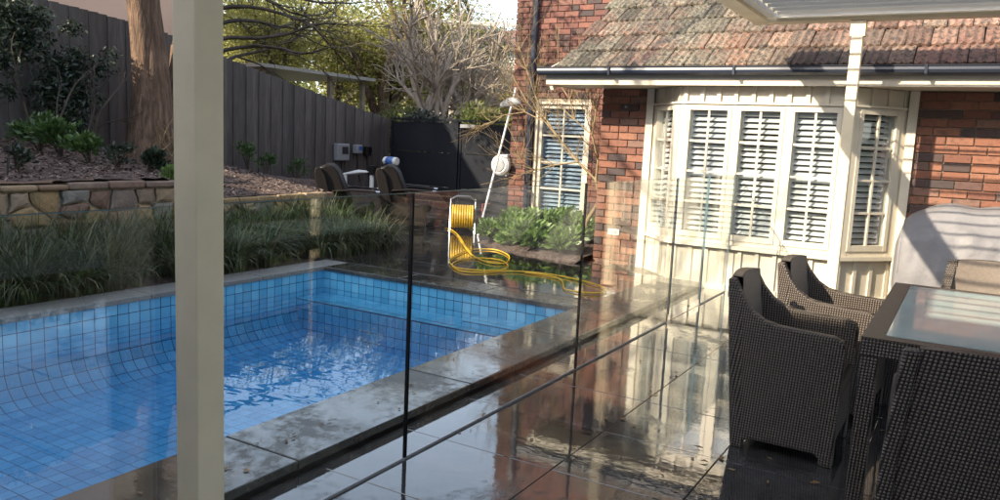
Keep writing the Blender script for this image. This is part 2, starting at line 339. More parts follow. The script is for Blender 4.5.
def louvre_mat():
    m, nt, p = new_mat('louvre_white'); p.inputs['Base Color'].default_value = (.78,.77,.74,1); p.inputs['Roughness'].default_value = .4
    t = N(nt, 'BsdfTranslucent'); t.inputs[0].default_value = (.7,.69,.66,1); mx = N(nt, 'MixShader'); mx.inputs[0].default_value = .3
    nt.links.new(p.outputs[0], mx.inputs[1]); nt.links.new(t.outputs[0], mx.inputs[2]); nt.links.new(mx.outputs[0], nt.nodes['Material Output'].inputs[0]); return m
M['louvre'] = louvre_mat()

# ------------------------------------------------------------------ ground, deck
PX1, PY0, PY1, PX0 = 6.26, 2.87, 5.87, -2.44                   # pool inside: far end, near side, far side, end behind the camera
DECK = .06
g = MB()
B = 600; hx0, hx1, hy0, hy1 = PX0-.3, PX1+.3, PY0-.3, PY1+.28
for x0, y0, x1, y1 in ((-B,-B,B,hy0), (-B,hy1,B,B), (-B,hy0,hx0,hy1), (hx1,hy0,B,hy1)):
    g.add([(x0,y0,-.06),(x1,y0,-.06),(x1,y1,-.06),(x0,y1,-.06)], [(0,1,2,3)])
o = build('ground', g, M['earth'], org=(0,0,-.06), fix=False); struct(tag(o, 'bare earth and grass ground reaching the horizon'))
terrace = build('terrace', MB().box((-3,-7,-.05),(9.0,2.39,-.004)), M['joint']); struct(tag(terrace, 'wet dark bluestone terrace in front of the bay window'))
deck = build('pool_deck', MB().box((PX1+.36,2.40,-.05),(14.4,8.9,DECK-.005)).box((-3,PY1+.27,-.05),(PX1+.36,7.75,.0)), M['joint']); struct(tag(deck, 'wet paved deck beyond the far end of the pool'))
PT = .607
def slab_mesh(name, sx, sy, t=.04, b=.0022):
    mb = MB(); x, y = sx/2, sy/2
    mb.add([(-x,-y,-t),(x,-y,-t),(x,y,-t),(-x,y,-t),(-x,-y,-b),(x,-y,-b),(x,y,-b),(-x,y,-b),(-x+b,-y+b,0),(x-b,-y+b,0),(x-b,y-b,0),(-x+b,y-b,0)],
           [(0,3,2,1),(0,1,5,4),(1,2,6,5),(2,3,7,6),(3,0,4,7),(4,5,9,8),(5,6,10,9),(6,7,11,10),(7,4,8,11),(8,9,10,11)])
    return mb.mesh(name)
pm = slab_mesh('paver', PT-.004, PT-.004)
pm_edge = slab_mesh('paver_edge', PT-.004, .262)
for i in range(-6, 10):
    x = 2.53 + PT*(i+.5)
    if x > 8.3: continue
    for j in range(-9, 1):
        if j == 0: put('paver', pm_edge, M['paver'], (x, 2.255, 0), terrace)
        else: put('paver', pm, M['paver'], (x, 2.12 + PT*(j+.5), rnd.uniform(-.0012,.0012)), terrace, (rnd.uniform(-.0015,.0015), rnd.uniform(-.0015,.0015), 0))
pm_w = slab_mesh('paver_wide', PT-.005, PT-.005)
for i in range(0, 12):
    x = PX1 + .40 + PT*(i+.5)
    for j in range(0, 11):
        y = 2.42 + PT*(j+.5)
        if (x > 8.2 and y < 3.6) or (x > 9.0 and 3.2 < y < 5.4) or x > 13.5 or y > 8.8: continue
        put('paver', pm_w, M['paver'], (x, y, DECK+rnd.uniform(-.001,.001)), deck, (rnd.uniform(-.0015,.0015), rnd.uniform(-.0015,.0015), 0))

# ------------------------------------------------------------------ swimming pool
pool = thing('swimming_pool', (2, 4.4, -.9), 'rectangular swimming pool lined with small blue square tiles, dark stone coping round it', 'pool')
FL = -.60; RC = .30                                           # floor as seen through the water, cove radius
def cove(h):                                                  # profile from the wall top down and round to the floor: (inset, z)
    pts = [(0, .03), (0, -.06), (0, FL+RC)]
    for k in range(1, 7): a = k*math.pi/12; pts.append((RC*(1-math.cos(a)), FL+RC-RC*math.sin(a)))
    return pts
def shell(eps):                                               # grout shell, slightly behind the tiles
    mb = MB(); prof = cove(0); rows = []
    for ins, z in prof:
        i2 = ins - eps
        rows.append([(PX0+i2, PY0+i2, z-(eps if ins else 0)), (PX1-i2, PY0+i2, z-(eps if ins else 0)), (PX1-i2, PY1-i2, z-(eps if ins else 0)), (PX0+i2, PY1-i2, z-(eps if ins else 0))])
    vs = [p for r in rows for p in r]; fs = []
    for i in range(len(rows)-1):
        for k in range(4): k2 = (k+1) % 4; fs.append((i*4+k, (i+1)*4+k, (i+1)*4+k2, i*4+k2))
    fs.append(tuple((len(rows)-1)*4+k for k in range(4))); return mb.add(vs, fs)
build('shell', shell(.004), M['grout'], pool, fix=False)
TP = .1; tsz = .0938
tm = MB().box((-tsz/2,-tsz/2,-.003),(tsz/2,tsz/2,.003)).mesh('tile')
rest = MB()
def tq(c, ex, ey):                                            # a thin flat tile at c spanned by ex, ey
    c, ex, ey = Vector(c), Vector(ex)*(tsz/2), Vector(ey)*(tsz/2); rest.add([c-ex-ey, c+ex-ey, c+ex+ey, c-ex+ey], [(0,1,2,3)])
floor_spots = []
nx = int((PX1-PX0)/TP); ny = int(round((PY1-PY0)/TP))
for i in range(nx):
    for j in range(ny):
        x = PX1-TP*(i+.5); y = PY0+TP*(j+.5)
        if x > PX1-RC or y < PY0+RC or y > PY1-RC or x < PX0+RC: continue
        d = (Vector((x, y, FL)) - CAM_POS); q = Vector((d.dot(CR), d.dot(CD), d.dot(_f)))
        u = 500+F_PX*q.x/q.z if q.z > .1 else -999; v = 250+F_PX*q.y/q.z if q.z > .1 else 999
        edge = PY0 + .05 + (CAM_H-.03)*0
        t = (CAM_H-.03)/(CAM_H-FL); ycross = y*t                # where the sight line passes the coping height
        vis = 0 <= u <= 1000 and v <= 500 and ycross > PY0 and not (172 < u < 222)
        floor_spots.append((d.length if vis else d.length+100, x, y))
floor_spots.sort()
for k, (d, x, y) in enumerate(floor_spots):
    if k < 300: put('tile', tm, M['pooltile'], (x, y, FL+.002), pool)
    else: tq((x, y, FL+.003), (1,0,0), (0,1,0))
prof = cove(0); arc = [(0, .03)]; 
def prof_at(s):                                               # arc length down the wall -> (inset, z, tangent)
    L1 = .03-(FL+RC)
    if s < L1: return 0, .03-s, (0,-1)
    a = (s-L1)/RC; return RC*(1-math.cos(a)), FL+RC-RC*math.sin(a), (math.sin(a), -math.cos(a))
s = TP/2; smax = .03-(FL+RC) + RC*math.pi/2
while s < smax+.01:
    ins, z, (ti, tz) = prof_at(min(s, smax)); e = .003
    ni, nz = -tz*e, ti*e
    for i in range(nx):
        x = PX1-TP*(i+.5)
        if x <= PX1-ins: tq((x, PY1-ins-ni, z+nz), (1,0,0), (0,-ti,tz)); tq((x, PY0+ins+ni, z+nz), (1,0,0), (0,ti,tz))
    for j in range(ny):
        y = PY0+TP*(j+.5)
        if PY0+ins <= y <= PY1-ins: tq((PX1-ins-ni, y, z+nz), (0,1,0), (-ti,0,tz))
    s += TP
# bench along the far end and the corner steps
def ledge(x0, x1, y0, y1, z):
    build('bench', MB().box((x0+.003, y0+.003, FL),(x1, y1-.003, z-.004)), M['grout'], pool)
    for i in range(int(round((x1-x0)/TP))):
        for j in range(int(round((y1-y0)/TP))): tq((x1-TP*(i+.5), y1-TP*(j+.5), z), (1,0,0), (0,1,0))
    for j in range(int(round((y1-y0)/TP))):
        for k in range(6): tq((x0, y1-TP*(j+.5), z-TP*(k+.5)-.01), (0,1,0), (0,0,1))
ledge(5.86, PX1, PY0, PY1, -.225); ledge(5.96, PX1, PY0, 3.87, -.165)
stuff(build('tile_lining', rest, M['pooltile'], pool, fix=False))
build('water', MB().box((PX0-.005, PY0-.005, FL-.03),(PX1+.005, PY1+.005, -.145)), M['water'], pool)
# coping slabs
def coping(x0, y0, x1, y1, mat, n, along):
    for k in range(n):
        a, b = k/n, (k+1)/n; gp = .003
        if along == 'x': mb = MB().box((x0+(x1-x0)*a+gp, y0, 0),(x0+(x1-x0)*b-gp, y1, 0))
        mb = MB(); X0, X1, Y0, Y1 = (x0+(x1-x0)*a+gp, x0+(x1-x0)*b-gp, y0, y1) if along == 'x' else (x0, x1, y0+(y1-y0)*a+gp, y0+(y1-y0)*b-gp)
        mb.box((X0, Y0, .018),(X1, Y1, DECK+.002)); bevel(build('coping_slab', mb, mat, pool), .006)
coping(2.555-1.44*4, 2.395, 2.555+1.44*3-.24, PY0-.03+.03, M['coping'], 7, 'x')
coping(6.64, 2.395, 8.44, 2.86, M['coping'], 1, 'x')
coping(-3.2, PY1-.02, PX1+.36, PY1+.30, M['copingdry'], 8, 'x')
coping(PX1-.02, PY0+.004, PX1+.36, PY1-.024, M['coping'], 3, 'y')
build('coping_base', MB().box((-3.2, 2.42, -.9),(8.4, PY0-.012, .016)).box((-3.2, PY1+.012, -.9),(PX1+.34, PY1+.26, .016)).box((PX1+.012, PY0-.02, -.9),(PX1+.34, PY1+.02, .016)), M['riser'], pool)

# ------------------------------------------------------------------ house with bay window
XW, XB, YC = 9.0, 11.0, 3.93                                  # front brick wall, tall rear wall, left corner of the front wing
BXF, BL, BR, BLW, BRW = 8.46, 2.78, 1.07, 3.27, .60           # bay: front plane, front corners, where its sides meet the wall
house = thing('brick_house', (9.5, 1.5, 0), 'clinker brick house with white bay window, shutters and mossy terracotta roof', 'house')
BH, BLn, GAP = .076, .23, .010
bmesh_full = None
def brick_mesh(L, name='brick', depth=.03):
    b = .003; mb = MB(); y, z, x = L/2, BH/2, depth
    mb.add([(0,-y,-z),(0,y,-z),(0,y,z),(0,-y,z),(-x+b,-y,-z),(-x+b,y,-z),(-x+b,y,z),(-x+b,-y,z),(-x,-y+b,-z+b),(-x,y-b,-z+b),(-x,y-b,z-b),(-x,-y+b,z-b)],
           [(0,1,2,3),(0,4,5,1),(1,5,6,2),(2,6,7,3),(3,7,4,0),(4,8,9,5),(5,9,10,6),(6,10,11,7),(7,11,8,4),(8,11,10,9)])
    return mb
BMESH = {}
def bm_for(L):
    k = round(L, 2)
    if k not in BMESH: BMESH[k] = brick_mesh(k).mesh('brick')
    return BMESH[k]
def brick_rows(y0, y1, z0, z1, holes=()):                     # yields (yc, zc, L)
    r = 0; z = z0 + BH/2
    while z + BH/2 <= z1 + .02:
        y = y1 - (0 if r % 2 == 0 else -.0); seq = []
        cur = y1; first = True
        while cur > y0 + .02:
            L = .11 if (first and r % 2) else BLn
            if rnd.random() < .12 and not first: L = .11
            L = min(L, cur - y0); first = False
            if L < .03: break
            seq.append((cur - L/2, L)); cur -= L + GAP
        for yc, L in seq:
            a, b = yc-L/2, yc+L/2; segs = [(a, b)]
            for (h0, h1, g0, g1) in holes:
                if z+BH/2 > g0 and z-BH/2 < g1:
                    ns = []
                    for (p, q) in segs:
                        if q <= h0 or p >= h1: ns.append((p, q))
                        else:
                            if h0-p > .03: ns.append((p, h0-.008))
                            if q-h1 > .03: ns.append((h1+.008, q))
                    segs = ns
            for p, q in segs: yield (p+q)/2, z, q-p
        z += BH + GAP; r += 1
wall_l = build('wall', MB().box((XW, BLW-.02, 0),(XW+.2, YC-.012, 2.3)), M['mortar'], house)
for yc, z, L in brick_rows(BLW+.0, YC, .02, 2.2): put('brick', bm_for(L), M['brick'], (XW-.012+.02, yc, z), wall_l, (0, rnd.uniform(-.01,.01), 0))
wall_r = build('wall', MB().box((XW, -1.3, 0),(XW+.2, BRW+.02, 2.3)), M['mortar'], house)
for yc, z, L in brick_rows(-1.3, BRW, .02, 2.2):
    put('brick', bm_for(L), M['brick'], (XW-.012+.02, yc, z), wall_r, (0, rnd.uniform(-.01,.01), 0))
build('wall', MB().box((XW-.01, -8, 0),(XW+.2, -1.302, 2.3)), M['brick_tex'], house)
build('wall', MB().prism([(XW+.01, YC-.004, 0),(XB, YC-.004, 0),(XB, YC-.004, 4.0),(XW+.01, YC-.004, 2.66)], (0,-.2,0)), M['brick_tex'], house)
WIN_B = (5.03, 5.87, .24, 2.08)                               # rear window opening
wall_b = build('wall', MB().box((XB, 6.33, 0),(XB+.25, WIN_B[1], 6.6)).box((XB, WIN_B[0], 0),(XB+.25, -8, 6.6)).box((XB, WIN_B[1], WIN_B[3]),(XB+.25, WIN_B[0], 6.6)).box((XB, WIN_B[1], 0),(XB+.25, WIN_B[0], WIN_B[2])), M['mortar'], house)
far = MB()
for yc, z, L in brick_rows(3.0, 6.35, .02, 5.4, [(WIN_B[0]-.02, WIN_B[1]+.02, WIN_B[2]-.02, WIN_B[3]+.02)]):
    t = brick_mesh(L); far.add([(p[0]+XB+.008, p[1]+yc, p[2]+z) for p in t.v], t.f)
stuff(build('brickwork', far, M['brick_far'], house, fix=False))
build('wall', MB().box((XB+.26, 6.34, 0),(18, 6.1, 6.6)), M['brick_tex'], house)
build('wall', MB().box((XB-.012, 2.99, 0),(XB-.002, -8, 6.6)), M['brick_tex'], house)
# roof: lean-to of terracotta tiles
RS, CL, TW = .68, .375, .215
ex, ez = 8.30, 2.36
L3 = math.hypot(1, RS); sx, sz = 1/L3, RS/L3
roof = build('roof', MB().prism([(ex+.03, 4.2, ez-.03), (XB, 4.2, ez-.03+RS*(XB-ex-.03)), (XB, 4.2, ez-.08+RS*(XB-ex-.03)), (ex+.03, 4.2, ez-.08)], (0,-12.2,0)), M['dark'], house)
def tile_mesh():                                              # local: x up the slope, y across, z normal
    w = TW-.008; ln = CL+.05; n = 13; prof = []
    for k in range(n):
        t = k/(n-1); y = (t-.5)*w
        h = .020*math.exp(-((t-.06)/.06)**2) + .022*math.exp(-((t-.40)/.09)**2) + .022*math.exp(-((t-.74)/.09)**2) + .010*math.exp(-((t-1)/.05)**2)
        prof.append((y, h))
    mb = MB(); vs = []; th = .034
    for x in (0, .012, ln):
        for y, h in prof: vs.append((x, y, h - (.006 if x == 0 else 0)))
    for x in (0, ln):
        for y, h in prof: vs.append((x, y, h-th))
    fs = []
    for r in range(2):
        for k in range(n-1): fs.append((r*n+k, (r+1)*n+k, (r+1)*n+k+1, r*n+k+1))
    for k in range(n-1): fs.append((k, k+1, 3*n+k+1, 3*n+k)); fs.append((3*n+k, 3*n+k+1, 4*n+k+1, 4*n+k))
    fs.append((0, 3*n, 4*n, 2*n, n)); fs.append((n-1, 2*n-1, 3*n-1, 5*n-1, 4*n-1))
    return mb.add(vs, fs).mesh('roof_tile')
rtm = tile_mesh(); slope = -math.atan(RS)
for r in range(8):
    n = 26
    for c in range(n):
        y = 4.22 - TW*(c+.5) - (TW/2 if r % 2 else 0)
        if r % 2 == 0 and False: continue
        s0 = r*CL - .03
        o = put('roof_tile', rtm, M['rooftile'], (ex+sx*s0 - sz*.03 + rnd.uniform(-.006,.006), y+rnd.uniform(-.003,.003), ez+sz*s0 + sx*.03 + rnd.uniform(-.003,.003)), roof, (rnd.uniform(-.02,.02), slope+.075+rnd.uniform(-.02,.02), rnd.uniform(-.02,.02)))
        smooth(o, 50) if r == 0 and c == 0 else None
gut = MB(); prof = [(8.335,2.345),(8.335,2.262),(8.30,2.258),(8.262,2.262),(8.232,2.283),(8.222,2.31),(8.226,2.335),(8.214,2.345),(8.214,2.352),(8.236,2.352),(8.240,2.31),(8.262,2.28),(8.32,2.275),(8.32,2.345)]
gut.prism([(a, 4.45, b) for a, b in prof], (0, -12.4, 0)); gutter = build('gutter', gut, M['gutter'], house)
for y in (3.55, 2.18, .45, -1.2): build('gutter_joint', MB().box((8.208, y-.012, 2.262),(8.24, y+.012, 2.353)), M['gutter'], gutter)
build('fascia', MB().box((8.336, 4.38, 2.163),(8.356, -8, 2.34)), M['cream'], house)
build('soffit', MB().box((8.357, 4.36, 2.172),(XW+.02, YC+.0, 2.18)).box((8.357, YC, 2.172),(XW-.03, -8, 2.18)), M['cream'], house)
build('eave_end', MB().prism([(8.34, 4.36, 2.163), (8.34, 4.36, 2.34), (XW+.4, 4.36, 2.72), (XW+.4, 4.36, 2.163)], (0,.02,0)), M['cream'], house)
build('bracket', MB().prism([(8.36, 4.35, 2.16), (8.36, 4.33, 2.10), (8.50, 4.34, 2.16)], (0,-.04,0)), M['cream'], house)
dp = build('downpipe', MB().tube([(XB-.075, 5.98, .08), (XB-.075, 5.98, 6.5)], .05, 10), M['gutter'], house); smooth(dp)
for z in (.7, 2.3, 3.9): build('clip', MB().box((XB-.13, 5.915, z),(XB-.01, 6.045, z+.03)), M['gutter'], dp)
# window builder: in a local frame (along = unit vector, out = outward normal)
def window(parent, p0, along, out, w, h, rows, slat_mat, nsl, bar=.022, fr=.042):
    p0, al, ou = Vector(p0), Vector(along).normalized(), Vector(out).normalized(); up = Vector((0,0,1))
    def P(a, b, c): return p0 + al*a + up*b + ou*c
    def bx(mb, a0, a1, b0, b1, c0, c1):
        vs = [P(a, b, c) for c in (c0, c1) for b in (b0, b1) for a in (a0, a1)]
        mb.add(vs, [(0,1,3,2),(4,6,7,5),(0,4,5,1),(1,5,7,3),(3,7,6,2),(2,6,4,0)]); return mb
    fm = MB(); bx(fm, 0, fr, 0, h, -.05, .02); bx(fm, w-fr, w, 0, h, -.05, .02); bx(fm, fr, w-fr, 0, fr*1.4, -.05, .018); bx(fm, fr, w-fr, h-fr, h, -.05, .018)
    win = build('window', fm, M['white'], parent)
    build('pane', bx(MB(), fr-.005, w-fr+.005, fr*1.4-.005, h-fr+.005, -.014, -.010), M['pane'], win)
    build('glazing_bar', bx(MB(), w/2-bar/2, w/2+bar/2, fr*1.4, h-fr, -.016, .006), M['white'], win)
    for k in range(1, rows):
        b = fr*1.4+(h-fr*2.4)*k/rows; build('glazing_bar', bx(MB(), fr, w-fr, b-bar/2, b+bar/2, -.0155, .0045), M['white'], win)
    L = w-2*fr-.02; sp = (h-fr*2.4)/nsl; sw = sp*1.02
    for k in range(nsl):
        b = fr*1.4+(k+.5)*sp; mb = MB(); ca, sa = math.cos(math.radians(50)), math.sin(math.radians(50)); vs = []
        for sgn in (0, 1):
            a = fr+.01+L*sgn
            for (q, t) in ((-.5,-.5),(.5,-.5),(.5,.5),(-.5,.5)):
                dq, dt = q*sw, t*.008
                vs.append(P(a, b - dq*ca*-1*1 + dt*sa, -.085 - dq*sa*1 + dt*ca))
        mb.add(vs, [(0,1,2,3),(7,6,5,4),(0,4,5,1),(1,5,6,2),(2,6,7,3),(3,7,4,0)]); build('slat', mb, slat_mat, win)
    st = MB(); bx(st, fr-.02, fr+.012, .02, h-.02, -.13, -.055); bx(st, w-fr-.012, w-fr+.02, .02, h-.02, -.13, -.055)
    build('shutter_stile', st, slat_mat, win)
    return win
# bay
SZ, HZ = .50, 2.0
bay = build('bay_wall', MB().prism([(BXF+.02, BL-.01, .0), (BXF+.02, BR+.01, .0), (XW, BRW+.01, .0), (XW, BLW-.01, .0)], (0,0,SZ-.04)), M['white'], house)
faces = [((BXF, BR), (BXF, BL)), ((XW, BRW), (BXF, BR)), ((BXF, BL), (XW, BLW))]
build('bay_header', MB().prism([(BXF+.02, BL-.01, HZ-.005), (BXF+.02, BR+.01, HZ-.005), (XW, BRW+.01, HZ-.005), (XW, BLW-.01, HZ-.005)], (0,0,2.171-HZ)), M['white'], house)
sill = build('bay_sill', MB().prism([(BXF-.045, BL+.02, SZ-.045), (BXF-.045, BR-.02, SZ-.045), (XW-.02, BRW-.045, SZ-.045), (XW-.02, BLW+.045, SZ-.045)], (0,0,.042)), M['white'], house)
build('bay_head_trim', MB().prism([(BXF-.028, BL+.012, HZ-.022), (BXF-.028, BR-.012, HZ-.022), (XW-.02, BRW-.028, HZ-.022), (XW-.02, BLW+.028, HZ-.022)], (0,0,.022)), M['white'], house)
skirt = build('bay_skirting', MB().prism([(BXF-.012, BL+.006, .0), (BXF-.012, BR-.006, .0), (XW-.02, BRW-.012, .0), (XW-.02, BLW+.012, .0)], (0,0,.06)), M['white'], house)
for a, b in faces:
    a, b = Vector((*a, 0)), Vector((*b, 0)); d = (b-a); L = d.length; al = d.normalized(); ou = Vector((0,0,1)).cross(al)
    if ou.x > 0: ou = -ou
    nb = 9 if L > 1.2 else 3
    for k in range(nb+1):
        t = .05 + (L-.10)*k/nb; c = a+al*t
        for z0, z1 in ((.06, SZ-.046), (HZ+.001, 2.17)):
            mb = MB(); vs = [c+al*s1*.02+ou*o1+Vector((0,0,z)) for z in (z0, z1) for s1, o1 in ((-1,-.03),(1,-.03),(1,.006),(-1,.006))]
            mb.add(vs, [(0,1,2,3),(7,6,5,4),(0,4,5,1),(1,5,6,2),(2,6,7,3),(3,7,4,0)]); build('batten', mb, M['white'], bay)
    nwin = 3 if L > 1.2 else 1; cp = .075 if nwin == 3 else .11; mul = .055
    ww = (L - 2*cp - mul*(nwin-1))/nwin; zz0, zz1 = SZ-.001, HZ-.024
    for k in range(nwin):
        window(house, a+al*(cp+k*(ww+mul))+Vector((0,0,zz0+.05)), al, ou, ww, zz1-zz0-.07, 4, M['slat'], 22)
    posts = [(0, cp)]+[(cp+k*(ww+mul)+ww, cp+(k+1)*(ww+mul)) for k in range(nwin-1)]+[(L-cp, L)]
    for p, q in posts:
        mb = MB(); vs = [a+al*t+ou*o1+Vector((0,0,z)) for z in (zz0, zz1) for t, o1 in ((p+.001,-.06),(q-.001,-.06),(q-.001,.012),(p+.001,.012))]
        mb.add(vs, [(0,1,2,3),(7,6,5,4),(0,4,5,1),(1,5,6,2),(2,6,7,3),(3,7,4,0)]); build('mullion', mb, M['white'], bay)
    for z0, z1 in ((zz0, zz0+.049), (zz1-.019, zz1)):
        mb = MB()
        vs = [a+al*t+ou*o1+Vector((0,0,z)) for z in (z0, z1) for t, o1 in ((cp,-.055),(L-cp,-.055),(L-cp,.008),(cp,.008))]
        mb.add(vs, [(0,1,2,3),(7,6,5,4),(0,4,5,1),(1,5,6,2),(2,6,7,3),(3,7,4,0)])
        build('rail', mb, M['white'], bay)
for y in (BLW+.03, BRW-.05): build('corner_board', MB().box((XW-.06, y-.035, .05),(XW+.01, y+.05, 2.17)), M['white'], house)
build('dark_backing', MB().box((9.35, .3, .0),(9.37, 3.6, 2.2)), M['dark'], house)  # near-black sheet standing in for the unlit room behind the bay panes
# rear window with blue shutters
wb = window(house, (XB+.03, WIN_B[0]+.0, WIN_B[2]+.04), (0,1,0), (-1,0,0), WIN_B[1]-WIN_B[0], WIN_B[3]-WIN_B[2]-.05, 4, M['blueslat'], 26, .026, .06)
build('sill', MB().box((XB-.06, WIN_B[0]-.04, WIN_B[2]-.06),(XB+.1, WIN_B[1]+.04, WIN_B[2]+.035)), M['white'], wb)
build('architrave', MB().box((XB-.03, WIN_B[0]-.05, WIN_B[2]),(XB+.03, WIN_B[0]-.004, WIN_B[3]+.03)).box((XB-.03, WIN_B[1]+.004, WIN_B[2]),(XB+.03, WIN_B[1]+.05, WIN_B[3]+.03)).box((XB-.028, WIN_B[0]-.004, WIN_B[3]-.006),(XB+.03, WIN_B[1]+.004, WIN_B[3]+.03)), M['cream'], wb)
build('dark_backing', MB().box((XB+.5, 4.0, 0),(XB+.52, 6.2, 2.4)), M['dark'], house)  # dark sheet put in for the shade behind the rear shutters
# small fittings on the house
t = thing('wall_tap', (XW-.05, 3.66, .44), 'small white power outlet box low on the brick pier', 'outlet')
build('box', MB().box((XW-.035, 3.60, .41),(XW-.002, 3.74, .48)), M['whitep'], t); build('socket', MB().box((XW-.042, 3.63, .425),(XW-.034, 3.71, .465)), M['grey'], t)
t.name = 'power_outlet'
t = thing('sensor_light', (XW-.04, 3.62, 1.93), 'tiny white fitting high on the brick pier under the eave', 'wall fitting')
build('mount', MB().box((XW-.02, 3.60, 1.93),(XW-.002, 3.64, 1.985)), M['whitep'], t); smooth(build('eye', MB().lathe([(.0,-.055),(.012,-.05),(.016,-.02),(.016,0)], (XW-.0, 3.62, 1.955), 8, 'x'), M['grey'], t))

# ------------------------------------------------------------------ pergola over the terrace
perg = thing('pergola', (4, -1.2, 0), 'cream louvred pergola roof on square posts over the dining table', 'pergola')
PZ = 2.70
build('beam', MB().box((7.78, 1.93, PZ),(7.93, -3.35, PZ+.2)), M['perg'], perg)
build('beam', MB().box((-2.2, 1.78, PZ+.001),(7.778, 1.93, PZ+.2)), M['perg'], perg)
build('beam', MB().box((-2.2, -3.35, PZ+.001),(7.778, -3.2, PZ+.2)), M['perg'], perg)
build('gutter_lining', MB().box((7.70, 1.70, PZ+.03),(7.779, -3.19, PZ+.07)).box((-2.2, 1.70, PZ+.03),(7.70, 1.779, PZ+.07)), M['louvre'], perg)
lm = MB().prism([(-.10, 0, 0), (-.09, 0, .016), (.09, 0, .016), (.10, 0, 0), (.09, 0, .004), (-.09, 0, .004)], (0,-4.85,0)).mesh('louvre')
for k in range(49):
    x = 7.60 - .2*k
    put('louvre', lm, M['louvre'], (x, 1.68, PZ+.10), perg, (0, math.radians(33), 0))
def post(x, y, s, z1):
    b = bevel(build('post', MB().box((x, y, 0),(x+s, y+s, z1)), M['perg'], perg), .006); build('foot_plate', MB().box((x-.03, y-.03, 0),(x+s+.03, y+s+.03, .012)), M['chrome'], b)
post(1.500, 1.90, .100, PZ-.001); post(7.80, .955, .095, PZ-.001); post(7.80, -3.33, .095, PZ-.001); post(1.5, -3.33, .1, PZ-.001)
build('bracket', MB().box((7.795, .94, PZ-.14),(7.9, 1.065, PZ-.001)), M['perg'], perg)

# ------------------------------------------------------------------ unseen house added behind the camera to shade terrace and pool
shade_hs = thing('shade_house', (-8, 2, 0), 'unseen grey rendered house added behind the pergola to shade the pool', 'house')
build('wall', MB().box((-12,-10,0),(-3.0,11.2,5.3)), M['render'], shade_hs)
build('roof', MB().prism([(-12.5,-10.4,5.3),(-2.4,-10.4,5.3),(-7.4,-10.4,7.2)], (0,22,0)), M['roofred'], shade_hs)
build('shade_wing', MB().box((-10,7.3,5.3),(-3.02,13.0,7.2)).box((-10,11.21,0),(-3.02,13.0,5.3)), M['render'], shade_hs); build('shade_wing_roof', MB().box((-10.3,7.0,7.2),(-2.6,13.3,7.35)), M['roofred'], shade_hs)  # taller wing added to keep the sun off the far pool end
for y in (-3.5, -.5, 4, 8):
    for z in (.3, 3.1):
        w_ = build('window', MB().box((-2.99, y, z),(-2.95, y+1.4, z+1.9)), M['white'], shade_hs); build('pane', MB().box((-2.949, y+.08, z+.08),(-2.94, y+1.32, z+1.82)), M['dark'], w_)

C = np.concatenate([nrg.uniform((-3,-8.6,.0),(8.2,-7.6,1.7),(8000,3)), nrg.uniform((8.0,-7.6,.0),(8.85,-2.5,1.75),(6000,3))])
HEDGE_C = C
# ------------------------------------------------------------------ glass pool fence
GY, GT = 2.12, 1.245
def glass_panel(x0, x1, label, gate=False):
    t = thing('glass_fence_panel', ((x0+x1)/2, GY, 0), label, 'glass panel', 'frameless glass panels of the pool fence')
    x0 += .006; x1 -= .006; z0 = .012 if not gate else .06
    mb = MB().add([(x0,GY-.006,z0),(x1,GY-.006,z0),(x1,GY-.006,GT),(x0,GY-.006,GT),(x0,GY+.006,z0),(x1,GY+.006,z0),(x1,GY+.006,GT),(x0,GY+.006,GT)], [(0,1,2,3),(5,4,7,6)])
    build('pane', mb, M['glass'], t, fix=False)
    build('top_edge', MB().box((x0,GY-.0062,GT),(x1,GY+.0062,GT+.003)), M['glassedge'], t)
    ew = .002 if not gate else .0008
    for x in (x0, x1): build('side_edge', MB().box((x-ew,GY-.0063,z0),(x+ew,GY+.0063,GT)), M['seal'] if not gate and x1 < 7 else M['glassedge'], t)
    if not gate: build('base_seal', MB().box((x0,GY-.003,.001),(x1,GY+.003,.012)), M['grey'], t)
    return t
xs = [-2.7, -.88, .97, 2.82, 4.67, 6.52]
labs = ['frameless glass panel behind the house end of the pool', 'frameless glass panel at the near end of the pool, out of the way', 'frameless glass fence panel passing behind the thick cream post', 'frameless glass fence panel between the two dark upright joints, before the pool corner', 'frameless glass fence panel next to the gate, in front of the brick pier']
for k in range(1, 5): glass_panel(xs[k], xs[k+1], labs[k])
gt = glass_panel(6.54, 7.44, 'narrow frameless glass gate with black latch, nearest the bay window', True); gt.name = 'glass_gate'; gt['category'] = 'gate'
del gt['group']
build('latch', MB().box((6.50, GY-.03, .86),(6.60, GY+.03, .98)).box((6.56, GY-.05, .90),(6.60, GY+.05, .94)), M['black'], gt)
for z in (.14, 1.12): build('hinge', MB().box((7.38, GY-.025, z),(7.54, GY+.025, z+.08)), M['black'], gt)
glass_panel(7.47, 8.40, 'short frameless glass fence panel fixed against the bay window wall')

